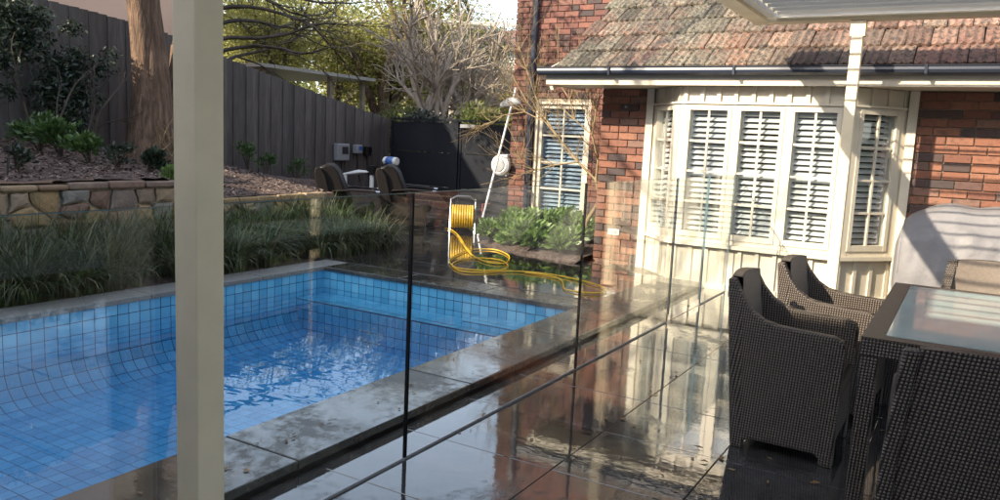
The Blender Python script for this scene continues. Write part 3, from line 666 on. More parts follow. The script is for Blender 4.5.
# ------------------------------------------------------------------ wicker furniture
def wicker_chair(label):
    t = thing('wicker_armchair', (0,0,0), label, 'chair', 'dark wicker armchairs round the table'); hw = .275
    side = [(-.255,0),(-.262,.58),(-.25,.628),(-.20,.645),(-.05,.650),(.05,.657),(.12,.672),(.18,.708),(.235,.772),(.285,.862),(.322,.858),(.275,.42),(.235,0),(.175,0),(.170,.040),(.14,.055),(-.16,.055),(-.19,.040),(-.195,0)]
    for s in (-1, 1):
        mb = MB(); n = len(side); vs = []
        for xx in (hw-.055, hw):
            for y, z in side: tap = .035*max(0, (z-.6)/.26); vs.append((s*(xx-tap), y, z))
        fs = [tuple(range(n)), tuple(range(2*n-1, n-1, -1))]+[(i, (i+1) % n, n+(i+1) % n, n+i) for i in range(n)]
        o = build('side_panel', mb.add(vs, fs), M['wicker'], t, org=(0,0,0)); bevel(o, .010, 2)
    bm_ = MB()
    def back(off):
        def fn(a, b):
            z = .10 + b*(.765); x = (a-.5)*2*(hw-.05-.032*max(0, (z-.6)/.26)); y = .225 + .085*(z-.1)/.76 - off - .02*(1-(2*a-1)**2)*-1
            return (x, y, z + (.012*(1-(2*a-1)**2) if b > .9 else 0))
        return fn
    nu, nv = 9, 9; A = [back(0)(i/(nu-1), j/(nv-1)) for j in range(nv) for i in range(nu)]; Bk = [back(.05)(i/(nu-1), j/(nv-1)) for j in range(nv) for i in range(nu)]; n = nu*nv
    fs = [(j*nu+i, j*nu+i+1, (j+1)*nu+i+1, (j+1)*nu+i) for j in range(nv-1) for i in range(nu-1)]; fs2 = [tuple(n+q for q in reversed(f)) for f in fs]
    top = [((nv-1)*nu+i, (nv-1)*nu+i+1, n+(nv-1)*nu+i+1, n+(nv-1)*nu+i) for i in range(nu-1)]; bot = [(i+1, i, n+i, n+i+1) for i in range(nu-1)]
    o = build('backrest', bm_.add(A+Bk, fs+fs2+top+bot), M['wicker'], t, org=(0,0,0)); smooth(o, 50)
    fs_in = [(j*nu+i, j*nu+i+1, (j+1)*nu+i+1, (j+1)*nu+i) for j in range(nv-1) for i in range(nu-1)]
    o = build('back_lining', MB().add([back(.053)(.03+.94*i/(nu-1), .40+.60*j/(nv-1)) for j in range(nv) for i in range(nu)], fs_in), M['lining'], t, org=(0,0,0)); smooth(o, 60)
    build('seat', bm_.__class__().box((-hw+.056,-.25,.34),(hw-.056,.225,.40)), M['wicker'], t, org=(0,0,0))
    build('front_apron', MB().box((-hw+.056,-.252,.12),(hw-.056,-.222,.338)), M['wicker'], t, org=(0,0,0))
    o = build('seat_pad', MB().box((-hw+.06,-.235,.402),(hw-.06,.20,.435)), M['wickersmooth'], t, org=(0,0,0)); bevel(o, .015, 2)
    build('maker_tag', MB().box((-.012,.306,.775),(.012,.3125,.783)), M['grey'], t, org=(0,0,0))
    return t
c1 = wicker_chair('nearest dark wicker armchair on the left long side of the table'); c1.location = (4.235, .675, 0)
c2 = copy_tree(c1); c2['label'] = 'dark wicker armchair on the left of the table, nearer the bay window'; c2.location = (5.03, .585, 0); c2.rotation_euler.z = math.radians(-4)
c3 = copy_tree(c1); c3['label'] = 'dark wicker armchair at the near table end, seen from behind, cut by the frame'; c3.location = (3.29, -.10, 0); c3.rotation_euler.z = math.radians(90+2)
c4 = copy_tree(c1); c4['label'] = 'sunlit wicker armchair at the far table end in front of the grey cover'; c4.location = (5.60, -.18, 0); c4.rotation_euler.z = math.radians(-90)
tb = thing('dining_table', (4.46, -.17, 0), 'dark wicker dining table with pale frosted glass top', 'table')
TX0, TX1, TY0, TY1, TZ = 3.59, 5.33, -.66, .32, .745
fr_ = MB()
for a, b in (((TX0,TY0),(TX0+.09,TY1)), ((TX1-.09,TY0),(TX1,TY1)), ((TX0+.09,TY0),(TX1-.09,TY0+.09)), ((TX0+.09,TY1-.09),(TX1-.09,TY1))):
    fr_.box((*a, TZ-.075),(*b, TZ))
build('table_frame', fr_, M['wicker'], tb); build('frame_cap', MB().box((TX0,TY0,TZ+.001),(TX0+.085,TY1,TZ+.004)).box((TX1-.085,TY0,TZ+.001),(TX1,TY1,TZ+.004)).box((TX0+.085,TY0,TZ+.001),(TX1-.085,TY0+.085,TZ+.004)).box((TX0+.085,TY1-.085,TZ+.001),(TX1-.085,TY1,TZ+.004)), M['wickersmooth'], tb)
o = build('glass_top', MB().box((TX0+.087,TY0+.087,TZ-.02),(TX1-.087,TY1-.087,TZ+.0055)), M['frosted'], tb)
for x in (TX0+.004, TX1-.074):
    for y in (TY0+.004, TY1-.074): bevel(build('leg', MB().box((x,y,0),(x+.07,y+.07,TZ-.076)), M['wicker'], tb), .006)
bb = thing('barbecue_cover', (8.35, -.35, 0), 'grey fabric cover draped over a barbecue against the brick wall', 'barbecue')
def cov(a, b):                                                # a: along y (0 left) ; b: over the profile front-bottom, top, back-bottom
    y = .50 - 1.7*a
    prof = [(8.02,.16),(8.0,.5),(8.03,.80),(8.12,.93),(8.22,1.05),(8.40,1.10),(8.62,1.08),(8.78,.95),(8.80,.5),(8.80,.16)]
    s = b*(len(prof)-1); i = min(int(s), len(prof)-2); f = s-i; x = prof[i][0]*(1-f)+prof[i+1][0]*f; z = prof[i][1]*(1-f)+prof[i+1][1]*f
    e = min(a, 1-a)*1.7
    hs = min(1, (e/.26))**.55 if e < .26 else 1
    if z > .72: z = .72+(z-.72)*(.38+.62*hs)
    k = max(0, 1-e/.12); x = x + (8.4-x)*.10*k*k
    w = math.sin(a*40+z*5)*.5+math.sin(a*67+2-z*9)*.3+math.sin(a*23+b*9)*.6
    x += .014*w*(1 if z < .9 else .35)*(1 if x < 8.4 else -1); z += .012*math.sin(a*29+1)*(1 if z > .9 else 0); return (x, y, max(z, .13+.02*math.sin(a*31)))
cm = MB().grid(cov, 70, 40)
for a in (0, 1):
    n0 = len(cm.v); ring = [cov(a, j/39) for j in range(40)]
    inner = [(p[0]*.5+8.4*.5, p[1], p[2]*.55+.25) for p in ring]
    yy = ring[0][1] + (.035 if a == 0 else -.035)
    inner = [(p[0], yy, min(p[2], .9)) for p in inner]
    cm.add(ring+inner, [(j, j+1, 40+j+1, 40+j) for j in range(39)]); cm.add([(8.4, yy, .4)]+inner, [(0, j+1, j+2) for j in range(39)])
smooth(build('cover', cm, M['cover'], bb), 60)
build('cover_seam', MB().tube([cov(.012+.0, .10+.8*k/30) for k in range(31)], .007, 5), M['cover'], bb)
for y in (.30, -1.0):
    for x in (8.12, 8.68): smooth(build('castor', MB().lathe([(.02,-.02),(.05,-.018),(.05,.018),(.02,.02)], (x, y, .05), 12, 'y'), M['black'], bb))
    build('cart_frame', MB().box((8.1, y-.02, .09),(8.7, y+.02, .22)), M['black'], bb)

# ------------------------------------------------------------------ fence, gate, raised garden bed, stone wall
FY = 10.95
def ftop(x):
    P = [(-4,3.10),(6.25,3.08),(7.5,2.98),(8.24,2.87),(9.24,2.65),(10.97,2.31),(13.6,1.83)]
    for (a, za), (b, zb) in zip(P, P[1:]):
        if x <= b: return za+(zb-za)*(x-a)/(b-a)
    return P[-1][1]
def bedz(x, y):
    f = ftop(x)-1.86; f = max(f, .06); w = .90 if x < 5.7 else max(.66, .90-(x-5.7)*.6)
    t = min(1, max(0, (y-7.75)/(FY-7.75))); z = w*(1-t)+f*t + .05*math.sin(x*2.3)*math.sin(y*1.9)*t*(1-t)*4
    if x > 8.35:
        edge = 7.75+min(1, (x-8.35)/.35)*1.5; k = max(0, min(1, (y-edge)/.35)); z = .0*(1-k)+z*k
    return z
fence = thing('paling_fence', (6, FY, 0), 'charcoal vertical paling fence stepping down towards the gate', 'fence')
x = 2.6; k = 0
PAL = {}
while x < 13.62:
    w = .150; zt = ftop(x+w/2); zb = min(bedz(x+w/2, FY-.06), zt-1.78)-.15
    put('paling', None, None, (0,0,0)) if False else None
    off = 0 if k % 2 == 0 else .018
    mb = MB().box((x+.002, FY+off, zb),(x+w-.004, FY+off+.018, zt+rnd.uniform(-.006,.006)))
    build('paling', mb, M['fence'], fence); x += w-.008; k += 1
for a in range(-2, 14, 3):
    for dz in (.35, 1.55): build('rail', MB().bar((a, FY+.07, ftop(a)-1.8+dz), (min(a+3, 13.6), FY+.07, ftop(min(a+3,13.6))-1.8+dz), .05, .07), M['fence'], fence)
    build('post', MB().box((a, FY+.10, -.3),(a+.1, FY+.2, ftop(a)-.1)), M['fence'], fence)
GX = 13.7
gate = thing('panel_gate', (GX, 9.3, 0), 'dark charcoal gate wall of horizontal panels at the end of the path', 'gate')
def leaf_(y0, y1):
    for z0, z1 in ((.08,.44),(.452,1.16),(1.172,1.78)): build('panel', MB().box((GX, y0+.05, z0),(GX+.03, y1-.05, z1)), M['gate'], gate)
    
    for ys in (y0, y1-.049): build('stile', MB().box((GX-.02, ys, .05),(GX+.05, ys+.049, 1.80)), M['gate'], gate)
leaf_(9.32, 10.93); leaf_(7.75, 9.14); leaf_(6.2, 7.74)
build('post', MB().box((GX-.05, 9.15, .0),(GX+.07, 9.31, 1.82)), M['gate'], gate)
build('capping', MB().box((GX-.05, 6.2, 1.822),(GX+.09, 10.93, 1.86)), M['gate'], gate)
build('closer', MB().box((GX-.09, 8.72, 1.70),(GX-.02, 9.08, 1.77)), M['grey'], gate)
build('bolt', MB().box((GX-.06, 8.1, 1.30),(GX-.0, 8.14, 1.42)), M['black'], gate)
bed = build('garden_bed', MB().grid(lambda a, b: (-2+15.65*a, 7.70+3.24*b, bedz(-2+15.65*a, 7.70+3.24*b)+nrg.uniform(-.012,.012)), 140, 40), M['soil'], org=(5,9,0), fix=False); struct(tag(bed, 'raised mulch garden bed between the stone wall and the fence')); smooth(bed, 180)
pb = build('planting_bed', MB().grid(lambda a, b: (-2+10.4*a, 6.19+1.5*b, .02+nrg.uniform(-.01,.02)), 80, 14).grid(lambda a, b: ((8.42+.75*b**1.6)*(1-a)+10.985*a, 3.95+1.95*b, .04+.09*min(1, 7*a)*min(1, 7*(1-b))+nrg.uniform(-.008,.014)*(1 if 0 < a < 1 and 0 < b < 1 else 0)), 24, 24), M['soil'], org=(5,6.8,0), fix=False); struct(tag(pb, 'dark soil strips planted with grasses and shrubs'))
# bark chips scattered on the bed
ch = MB()
for k in range(9000):
    x = rnd.uniform(3.2, 9.0); y = rnd.uniform(7.75, 10.8); z = bedz(x, y)+.012
    a = rnd.uniform(0, 6.28); l = rnd.uniform(.010,.030); w = l*rnd.uniform(.25,.5); tl = rnd.uniform(-.5,.5)
    dx, dy = math.cos(a)*l, math.sin(a)*l; ex_, ey_ = -math.sin(a)*w, math.cos(a)*w
    ch.add([(x-dx-ex_, y-dy-ey_, z-l*tl), (x+dx-ex_, y+dy-ey_, z+l*tl), (x+dx+ex_, y+dy+ey_, z+l*tl+w*.3), (x-dx+ex_, y-dy+ey_, z-l*tl+w*.3)], [(0,1,2,3)])
M['chip'] = leaf_mat('bark_chip', [(.04,.027,.02), (.105,.07,.055), (.19,.135,.11), (.32,.245,.20)], 0, .9)
o = build('bark_mulch', ch, M['chip'], fix=False); stuff(tag(o, 'loose bark chips and fallen leaves covering the raised bed', 'mulch'))

SWY = 7.70
sw = thing('stone_wall', (4, SWY, 0), 'low retaining wall of irregular brown and ochre stones behind the grasses', 'wall')
def wtop(x): return .80 if x < 5.85 else .60
build('wall_core', MB().box((-2, SWY+.02, 0),(5.85, SWY+.25, .80)).box((5.85, SWY+.02, 0),(8.35, SWY+.25, .58)).box((8.12, SWY+.25, 0),(8.35, 9.25, .5)), M['mortar'], sw)
def clip(poly, n, d):                                         # keep points with p.n <= d
    out = []
    for i in range(len(poly)):
        a, b = poly[i], poly[(i+1) % len(poly)]; da, db = a[0]*n[0]+a[1]*n[1]-d, b[0]*n[0]+b[1]*n[1]-d
        if da <= 0: out.append(a)
        if da*db < 0: t = da/(da-db); out.append((a[0]+(b[0]-a[0])*t, a[1]+(b[1]-a[1])*t))
    return out
def stones(x0, x1, z0, z1):
    seeds = []; x = x0
    while x < x1:
        for r in range(4):
            if rnd.random() < .8: seeds.append((x+rnd.uniform(.0,.22), z0+(z1-z0)*(r+.5+rnd.uniform(-.35,.35))/4))
        x += .27
    for i, s_ in enumerate(seeds):
        poly = [(x0,z0),(x1,z0),(x1,z1),(x0,z1)]
        for j, q in enumerate(seeds):
            if i == j or abs(q[0]-s_[0]) > 1: continue
            n = (q[0]-s_[0], (q[1]-s_[1])*1.0); mid = ((q[0]+s_[0])/2, (q[1]+s_[1])/2); poly = clip(poly, n, n[0]*mid[0]+n[1]*mid[1])
            if len(poly) < 3: break
        if len(poly) < 3: continue
        pp_ = []
        for a_, b_ in zip(poly, poly[1:]+poly[:1]):
            pp_.append((a_[0]+rnd.uniform(-.01,.01), a_[1]+rnd.uniform(-.008,.008))); le = math.dist(a_, b_)
            for q_ in ((.33, .67) if le > .1 else ()):
                nx_, ny_ = (b_[1]-a_[1])/le, -(b_[0]-a_[0])/le; of = rnd.uniform(-.012,.010); pp_.append((a_[0]+(b_[0]-a_[0])*q_+nx_*of, a_[1]+(b_[1]-a_[1])*q_+ny_*of))
        poly = pp_
        c = (sum(p[0] for p in poly)/len(poly), sum(p[1] for p in poly)/len(poly)); rr = max(.02, sum(math.dist(p, c) for p in poly)/len(poly))
        sh = 1-.017/rr
        if sh < .4: continue
        pr_ = .02+rnd.uniform(.0,.03); P0 = [(c[0]+(p[0]-c[0])*sh, c[1]+(p[1]-c[1])*sh) for p in poly]; P1 = [(c[0]+(p[0]-c[0])*(sh-.02/rr), c[1]+(p[1]-c[1])*(sh-.02/rr)) for p in P0]
        n = len(poly); mb = MB(); tx, tz_ = rnd.uniform(-.06,.06), rnd.uniform(-.06,.06)
        vs = [(p[0], SWY+.03, p[1]) for p in P0]+[(p[0], SWY-pr_+.014, p[1]) for p in P0]+[(p[0], SWY-pr_-(p[0]-c[0])*tx-(p[1]-c[1])*tz_, p[1]) for p in P1]+[(c[0], SWY-pr_-.008, c[1])]
        fs = [tuple(range(n))]
        for r in range(2):
            for k in range(n): fs.append((r*n+k, r*n+(k+1) % n, (r+1)*n+(k+1) % n, (r+1)*n+k))
        fs += [(2*n+k, 2*n+(k+1) % n, 3*n) for k in range(n)]
        build('stone', mb.add(vs, fs), M['stone'], sw)
stones(2.6, 5.84, .08, .80); stones(5.86, 8.33, .08, .58)
x = 2.6
while x < 8.3:
    L = rnd.uniform(.28,.6); 
    if x < 5.85 < x+L: L = 5.85-x
    L = min(L, 8.36-x); zt = .80 if x < 5.84 else .58; h = rnd.uniform(.055,.085)
    if L > .05:
        mb = MB(); b = .012; y0 = SWY-.05+rnd.uniform(-.015,.01)
        mb.box((x+.006, y0, zt+.004),(x+L-.006, SWY+.27, zt+h)); o = bevel(build('cap_stone', mb, M['stone'], sw), .018, 2)
    x += max(L, .05)
for k in range(4):
    for r in range(2): build('stone', MB().box((8.34, SWY+.02+k*.38+.01, .06+r*.24),(8.39+rnd.uniform(0,.02), SWY+.38+k*.38-.01, .28+r*.24)), M['stone'], sw)

# ------------------------------------------------------------------ plants
def leaves_mesh(name, C, size, asp=.45, droop=.3, fold=True, org=(0,0,0), jitter=.35, dirs=None):
    C = np.asarray(C, float); n = len(C); u = nrg.normal(size=(n,3)); u[:,2] = u[:,2]*.6 - droop
    if dirs is not None: u = u*.6+dirs*1.2
    u /= np.linalg.norm(u, axis=1)[:,None]; w = np.cross(u, nrg.normal(size=(n,3))); w /= np.linalg.norm(w, axis=1)[:,None]; nn = np.cross(u, w)
    L = size*(1+jitter*nrg.uniform(-1,1,n))[:,None]; Wd = L*asp
    p0 = C; p1 = C+u*L*.5+w*Wd*.5+nn*L*.06; p2 = C+u*L; p3 = C+u*L*.5-w*Wd*.5+nn*L*.06
    V = np.stack([p0,p1,p2,p3], 1).reshape(-1,3)-np.array(org)
    me = bpy.data.meshes.new(name); me.vertices.add(4*n); me.vertices.foreach_set('co', V.ravel()); me.loops.add(4*n); me.loops.foreach_set('vertex_index', np.arange(4*n))
    me.polygons.add(n); me.polygons.foreach_set('loop_start', np.arange(n)*4); me.polygons.foreach_set('loop_total', np.full(n,4)); me.update(); me.validate(); return me
def ball_pts(c, r, n, hollow=.5):
    d = nrg.normal(size=(n,3)); d /= np.linalg.norm(d, axis=1)[:,None]; q = (hollow+(1-hollow)*nrg.uniform(0,1,n))[:,None]
    return np.array(c)+d*q*np.array(r)
def limb(mb, p, d, L, r, depth, tips, spread=.6, up=.15, nseg=4, ratio=.68, kids=(2,3), nside=6, wig=.18, minr=.004):
    p = Vector(p); d = Vector(d).normalized(); pts = [p.copy()]; rs = [r]
    for i in range(nseg):
        d = (d+Vector((rnd.uniform(-1,1),rnd.uniform(-1,1),rnd.uniform(-1,1)+up))*wig).normalized(); p = p+d*(L/nseg); pts.append(p.copy()); rs.append(max(minr, r*(1-(1-ratio)*(i+1)/nseg)))
    mb.tube(pts, rs, nside if depth > 1 else max(3, nside-2), cap=False)
    if depth == 0: tips += [(q, d.copy()) for q in pts[1:]]; return
    if depth == 1: tips.append((pts[-1], d.copy()))
    for k in range(rnd.randint(*kids)):
        ax = Vector((rnd.gauss(0,1),rnd.gauss(0,1),rnd.gauss(0,1))); nd = (d+ax.normalized()*spread+Vector((0,0,up))).normalized(); i = rnd.randint(2, nseg)
        limb(mb, pts[i], nd, L*rnd.uniform(.6,.85), rs[i]*rnd.uniform(.55,.75), depth-1, tips, spread, up, nseg, ratio, kids, nside, wig, minr)
    limb(mb, pts[-1], d, L*.8, rs[-1], depth-1, tips, spread, up, nseg, ratio, kids, nside, wig, minr)
def tree(name, base, label, h, r, mat_leaf, bark, depth=4, per=30, size=.12, spreadleaf=.35, lean=(0,0), group=None, spread=.65, up=.12, asp=.45, droop=.2, L0=None, kids=(2,3), wig=.18, minr=.005):
    t = thing(name, base, label, 'tree', group); mb = MB(); tips = []
    limb(mb, base, (lean[0], lean[1], 1), L0 or h*.36, r, depth, tips, spread, up, 4, .7, kids, 8, wig, minr)
    smooth(build('trunk', mb, bark, t, fix=False), 180)
    if mat_leaf:
        C = np.concatenate([np.array(q)[None]+nrg.normal(size=(per,3))*spreadleaf*np.array([1,1,.7]) for q, d in tips])
        me = leaves_mesh('crown', C, size, asp, droop, org=base); put('crown', me, mat_leaf, base, t)
    return t
def shrub(name, base, r, n, size, mat_, label, cat='shrub', group=None, stems=7, asp=.42, droop=.0, hollow=.35):
    t = thing(name, base, label, cat, group); mb = MB(); C = []
    for k in range(stems):
        a = rnd.uniform(0, 6.28); q = Vector(base)+Vector((math.cos(a)*r[0]*.65*rnd.random(), math.sin(a)*r[1]*.65*rnd.random(), r[2]*rnd.uniform(.8,1.7)))
        mb.tube([base, Vector(base)*.5+q*.5+Vector((0,0,r[2]*.15)), q], [.012,.009,.004], 4); C.append(ball_pts(q, (r[0]*.45, r[1]*.45, r[2]*.45), n//stems, .2))
    build('stem', mb, M['barkdark'], t, fix=False); C = np.concatenate(C); C = C[C[:,2] > base[2]-.02]
    d = C-np.array(base)-np.array((0,0,r[2]*.4)); d /= np.linalg.norm(d, axis=1)[:,None]+1e-6
    put('foliage', leaves_mesh('foliage', C, size, asp, droop, org=base, dirs=d), mat_, base, t); return t
# strappy grasses along the pool (one mass)
NB = 16000; gm = MB(); V = []; Fc = []
clumps = [(rnd.uniform(.6, 8.05), rnd.uniform(6.28, 7.5)) for _ in range(300)]
for k in range(NB):
    cx, cy = clumps[k % 300]; a = rnd.uniform(0, 6.28); rr = abs(rnd.gauss(0, .05)); bx_, by_ = cx+math.cos(a)*rr, cy+math.sin(a)*rr
    a += rnd.gauss(0, .5); L = rnd.uniform(.38,.72)*(1.1 if cy > 6.7 else .9); lean = rnd.uniform(.25,1.15); w = rnd.uniform(.005,.011); n0 = len(V); th = .25*lean; p = Vector((bx_, by_, .02)); sd = Vector((-math.sin(a), math.cos(a), 0))*w
    for i in range(6):
        f = 1-.9*(i/5)**2; V += [tuple(p-sd*f), tuple(p+sd*f)]
        p = p+Vector((math.cos(a)*math.sin(th), math.sin(a)*math.sin(th), math.cos(th)))*(L/5); th += lean*.52
    Fc += [(n0+2*i, n0+2*i+1, n0+2*i+3, n0+2*i+2) for i in range(5)]
V = [(x, y, max(z, .015)) for x, y, z in V]
gm.v, gm.f = V, Fc; o = build('border_grass', gm, M['blade'], fix=False); stuff(tag(o, 'thick border of arching strap-leaved grasses along the far side of the pool', 'grass'))
hd = thing('boundary_hedge', (2.5,-6.9,0), 'clipped green hedge round the right side of the terrace', 'hedge')
put('foliage', leaves_mesh('foliage', HEDGE_C, .13, .5, .1, org=(2.5,-6.9,0)), M['leafmid'], (2.5,-6.9,0), hd); build('stem', MB().box((-3,-8.2,0),(8.2,-8.05,1.5)).box((8.4,-8.05,0),(8.5,-2.6,1.5)), M['barkdark'], hd)
# big trunk by the fence
tt = thing('garden_tree', (7.2, 10.0, 1.05), 'thick brown tree trunk standing in front of the left fence, cut by the cream post', 'tree')
mb = MB(); c0 = onY(151, 150, 10.0); c1_ = onY(150, 60, 10.0); c2_ = onY(143, 0, 10.0)
mb.tube([(c0.x, 10, .85), (c0.x, 10, 1.12), (c0.x-.0, 10, 1.35), (c1_.x+.03, 10, 2.0), (c1_.x-.02, 10, 2.45), (c2_.x, 10, 3.1), (c2_.x-.08, 9.95, 4.2), (c2_.x-.1, 9.9, 5.4)], [.44,.36,.30,.245,.22,.20,.17,.11], 20)
for q in mb.v: pass
mb.v = [(x+.022*math.sin(9*math.atan2(y-10, x-7.15)+z*1.3), y+.022*math.cos(7*math.atan2(y-10, x-7.15)-z), z) for x, y, z in mb.v]
mb.tube([(c0.x+.2, 10, 1.3), (c0.x+.42, 10, 1.9), (c0.x+.5, 10.05, 2.6), (c0.x+.85, 10.1, 3.4)], [.16,.13,.10,.06], 10)
tips = []
for a in range(7): limb(mb, (c2_.x-.08, 9.95, 3.8+.25*a), (math.cos(a*2.4), math.sin(a*2.4), .6), 1.3, .07, 2, tips, .7, .1)
smooth(build('trunk', mb, M['bark'], tt, fix=False), 180)
C = np.concatenate([np.array(q)[None]+nrg.normal(size=(26,3))*.3 for q, d in tips if q.z > 4.4]); put('crown', leaves_mesh('crown', C, .11, .4, .3, org=(7.2,10,1.05)), M['leafgreen'], (7.2,10,1.05), tt)
vb = MB()
for k in range(9):
    x = c0.x+rnd.uniform(-.35,.3); pts = [Vector((x, 9.62, 1.05))]
    for i in range(6): pts.append(pts[-1]+Vector((rnd.uniform(-.11,.11), rnd.uniform(-.03,.04), rnd.uniform(.04,.13))))
    vb.tube(pts, [.008]*5+[.005,.003], 4)
build('root_suckers', vb, M['twig'], tt, fix=False)
tree('bare_garden_tree', (-.4, 7.05, 0), 'tall bare garden tree beside the pool whose branches shade the house', 7.4, .15, None, M['barkdark'], 5, spread=.8, up=.10, kids=(1,2), minr=.012)
# climbing dark shrub at left
t = thing('climbing_shrub', (5.9, 10.1, 1.1), 'tall dark glossy shrub climbing the fence at the left edge', 'shrub'); mb = MB(); tips = []
for k in range(4): limb(mb, (5.9+rnd.uniform(-.3,.5), 10.2, 1.1), (rnd.uniform(-.2,.3), rnd.uniform(-.3,.1), 1), .6, .025, 2, tips, .5, .1, 4, .6, (1,2), 5, .25)
build('stem', mb, M['barkdark'], t, fix=False)
C = []
for (u, v, ru, n) in ((8,12,24,520),(26,38,24,520),(5,60,16,220),(64,72,27,620),(50,92,20,360),(78,98,22,420),(36,16,14,200),(98,66,16,110),(76,55,12,90),(70,28,10,70),(110,52,8,30),(8,92,10,60),(50,122,20,320),(75,125,16,220)):
    c = onY(u, v, 10.45); C.append(ball_pts(c, (ru*.0165, .25, ru*.0135), int(n*2.1), .1))
C = np.concatenate(C); C = C[C[:,1] < 10.9]
put('foliage', leaves_mesh('foliage', C, .075, .36, .5, org=(5.9,10.1,1.1)), M['leafdark'], (5.9,10.1,1.1), t)
for i, (u, v, y, r, mt, lab) in enumerate((
    (62,150,9.1,(.42,.35,.22),'leafmid','lush mid green low plant under the dark climbing shrub'), (90,155,8.7,(.36,.3,.18),'leafmid','low leafy plant between the shrub and the tree trunk'),
    (40,140,9.5,(.4,.3,.25),'leafmid','leafy clump against the fence at the far left'), (118,168,8.4,(.28,.25,.14),'leafdark','small dark plant just above the stone wall near the trunk'),
    (148,164,8.9,(.34,.3,.17),'leafdark','dark low plant at the foot of the big tree trunk'), (168,176,8.1,(.16,.14,.11),'leafbright','tiny bright green plant on the wall edge beside the cream post'),
    (16,166,8.3,(.2,.2,.13),'leafdark','small dark plant beside the garden light'), (248,172,10.3,(.26,.2,.24),'leafmid','young shrub at the fence right of the cream post'),
    (266,176,10.2,(.24,.2,.20),'leafmid','young shrub in the middle of the row along the fence'), (297,176,10.4,(.26,.2,.24),'leafmid','young shrub by the dark recliners at the fence'))):
    p = onY(u, v, y); shrub('garden_plant', (p.x, y, bedz(p.x, y)-.01), r, 420 if r[0] > .3 else 240, .085 if r[0] > .3 else .06, M[mt], lab, 'plant', 'plants in the raised bed', 6)
gl = thing('garden_light', (4.05, 8.0, .86), 'thin black garden light stake at the far left above the stone wall', 'garden light')
p = onY(7, 172, 8.0); gl.location = (p.x, 8.0, bedz(p.x, 8.0)); WL[gl.name] = Vector(gl.location)
build('stake', MB().tube([(p.x, 8.0, bedz(p.x,8)-.05), (p.x+.02, 8.0, 1.17)], .008, 6), M['black'], gl); build('lamp_head', MB().lathe([(.01,0),(.03,.01),(.028,.06),(.01,.065)], (p.x+.02, 8.0, 1.16), 10), M['black'], gl)
# sunlit shrubs under the rear window
spots = [(9.05,4.35,.34),(9.0,4.85,.36),(9.35,5.25,.40),(9.9,4.6,.42),(9.95,5.3,.44),(9.75,5.6,.36),(10.35,5.75,.40),(10.5,5.1,.46),(9.2,5.55,.30),(10.5,4.4,.42),(8.85,4.3,.24),(8.95,4.72,.25),(9.12,5.1,.25)]
labs = ['bright leafy shrub nearest the brick pier','bright shrub at the front edge of the bed, second from the pier','leafy shrub at the front centre of the bed','shrub behind the front row near the brick pier','shrub in the centre of the bed below the window','shrub at the front left of the bed beside the hose reel','shrub at the left rear of the bed by the downpipe','shrub directly below the window sill','small shrub at the outer corner of the bed','shrub tucked behind the brick pier','low leafy plant at the bed edge close to the brick pier','low leafy plant at the middle of the bed edge','low leafy plant at the left part of the bed edge']
for (x, y, r), lab in zip(spots, labs): shrub('flowering_shrub', (x, y, .1), (r, r, r*.44), 800, .10, M['leafbright'], lab, 'shrub', 'sunlit shrubs below the rear window', 9, .42, 0, .2)
fl = MB()
# bare twiggy tree in front of the rear window
bt = thing('bare_tree', (9.35, 4.25, .08), 'bare yellowish twiggy tree in front of the shuttered rear window', 'tree'); mb = MB(); tips = []
def L2(pts, r0, r1, x0, x1):
    P = [onX(u, v, x0+(x1-x0)*i/(len(pts)-1)) for i, (u, v) in enumerate(pts)]; mb.tube(P, [r0+(r1-r0)*i/(len(P)-1) for i in range(len(P))], 6, cap=False)
    for i in range(1, len(P)):
        for k in range(6):
            d = (P[i]-P[i-1]).normalized(); nd = (d+Vector((rnd.uniform(-.8,.8),rnd.uniform(-.8,.8),rnd.uniform(-.4,.9)))).normalized()
            limb(mb, P[i], nd, rnd.uniform(.16,.38), .006, 2, tips, .6, .1, 3, .6, (1,2), 4, .2, .0022)
mb.tube([(9.35,4.25,.08), (9.33,4.2,.5), onX(600,200,9.3), onX(596,180,9.35)], [.032,.03,.026,.024], 7, cap=False)
L2([(596,180),(578,162),(560,140),(545,122),(528,104),(512,92)], .018, .006, 9.35, 9.7)
L2([(560,140),(545,118),(535,95),(527,70),(520,50)], .014, .005, 9.5, 9.9)
L2([(578,162),(555,165),(535,170),(520,160)], .012, .005, 9.4, 9.2)
L2([(596,180),(598,160),(592,135),(596,112),(590,92)], .018, .006, 9.35, 9.5)
L2([(592,135),(575,120),(570,100),(560,85)], .010, .005, 9.4, 9.6)
L2([(545,122),(525,112),(505,115),(492,122)], .010, .004, 9.6, 9.9)
L2([(528,104),(512,75),(506,50)], .010, .004, 9.7, 10.0)
smooth(build('trunk', mb, M['twig'], bt, fix=False), 180)

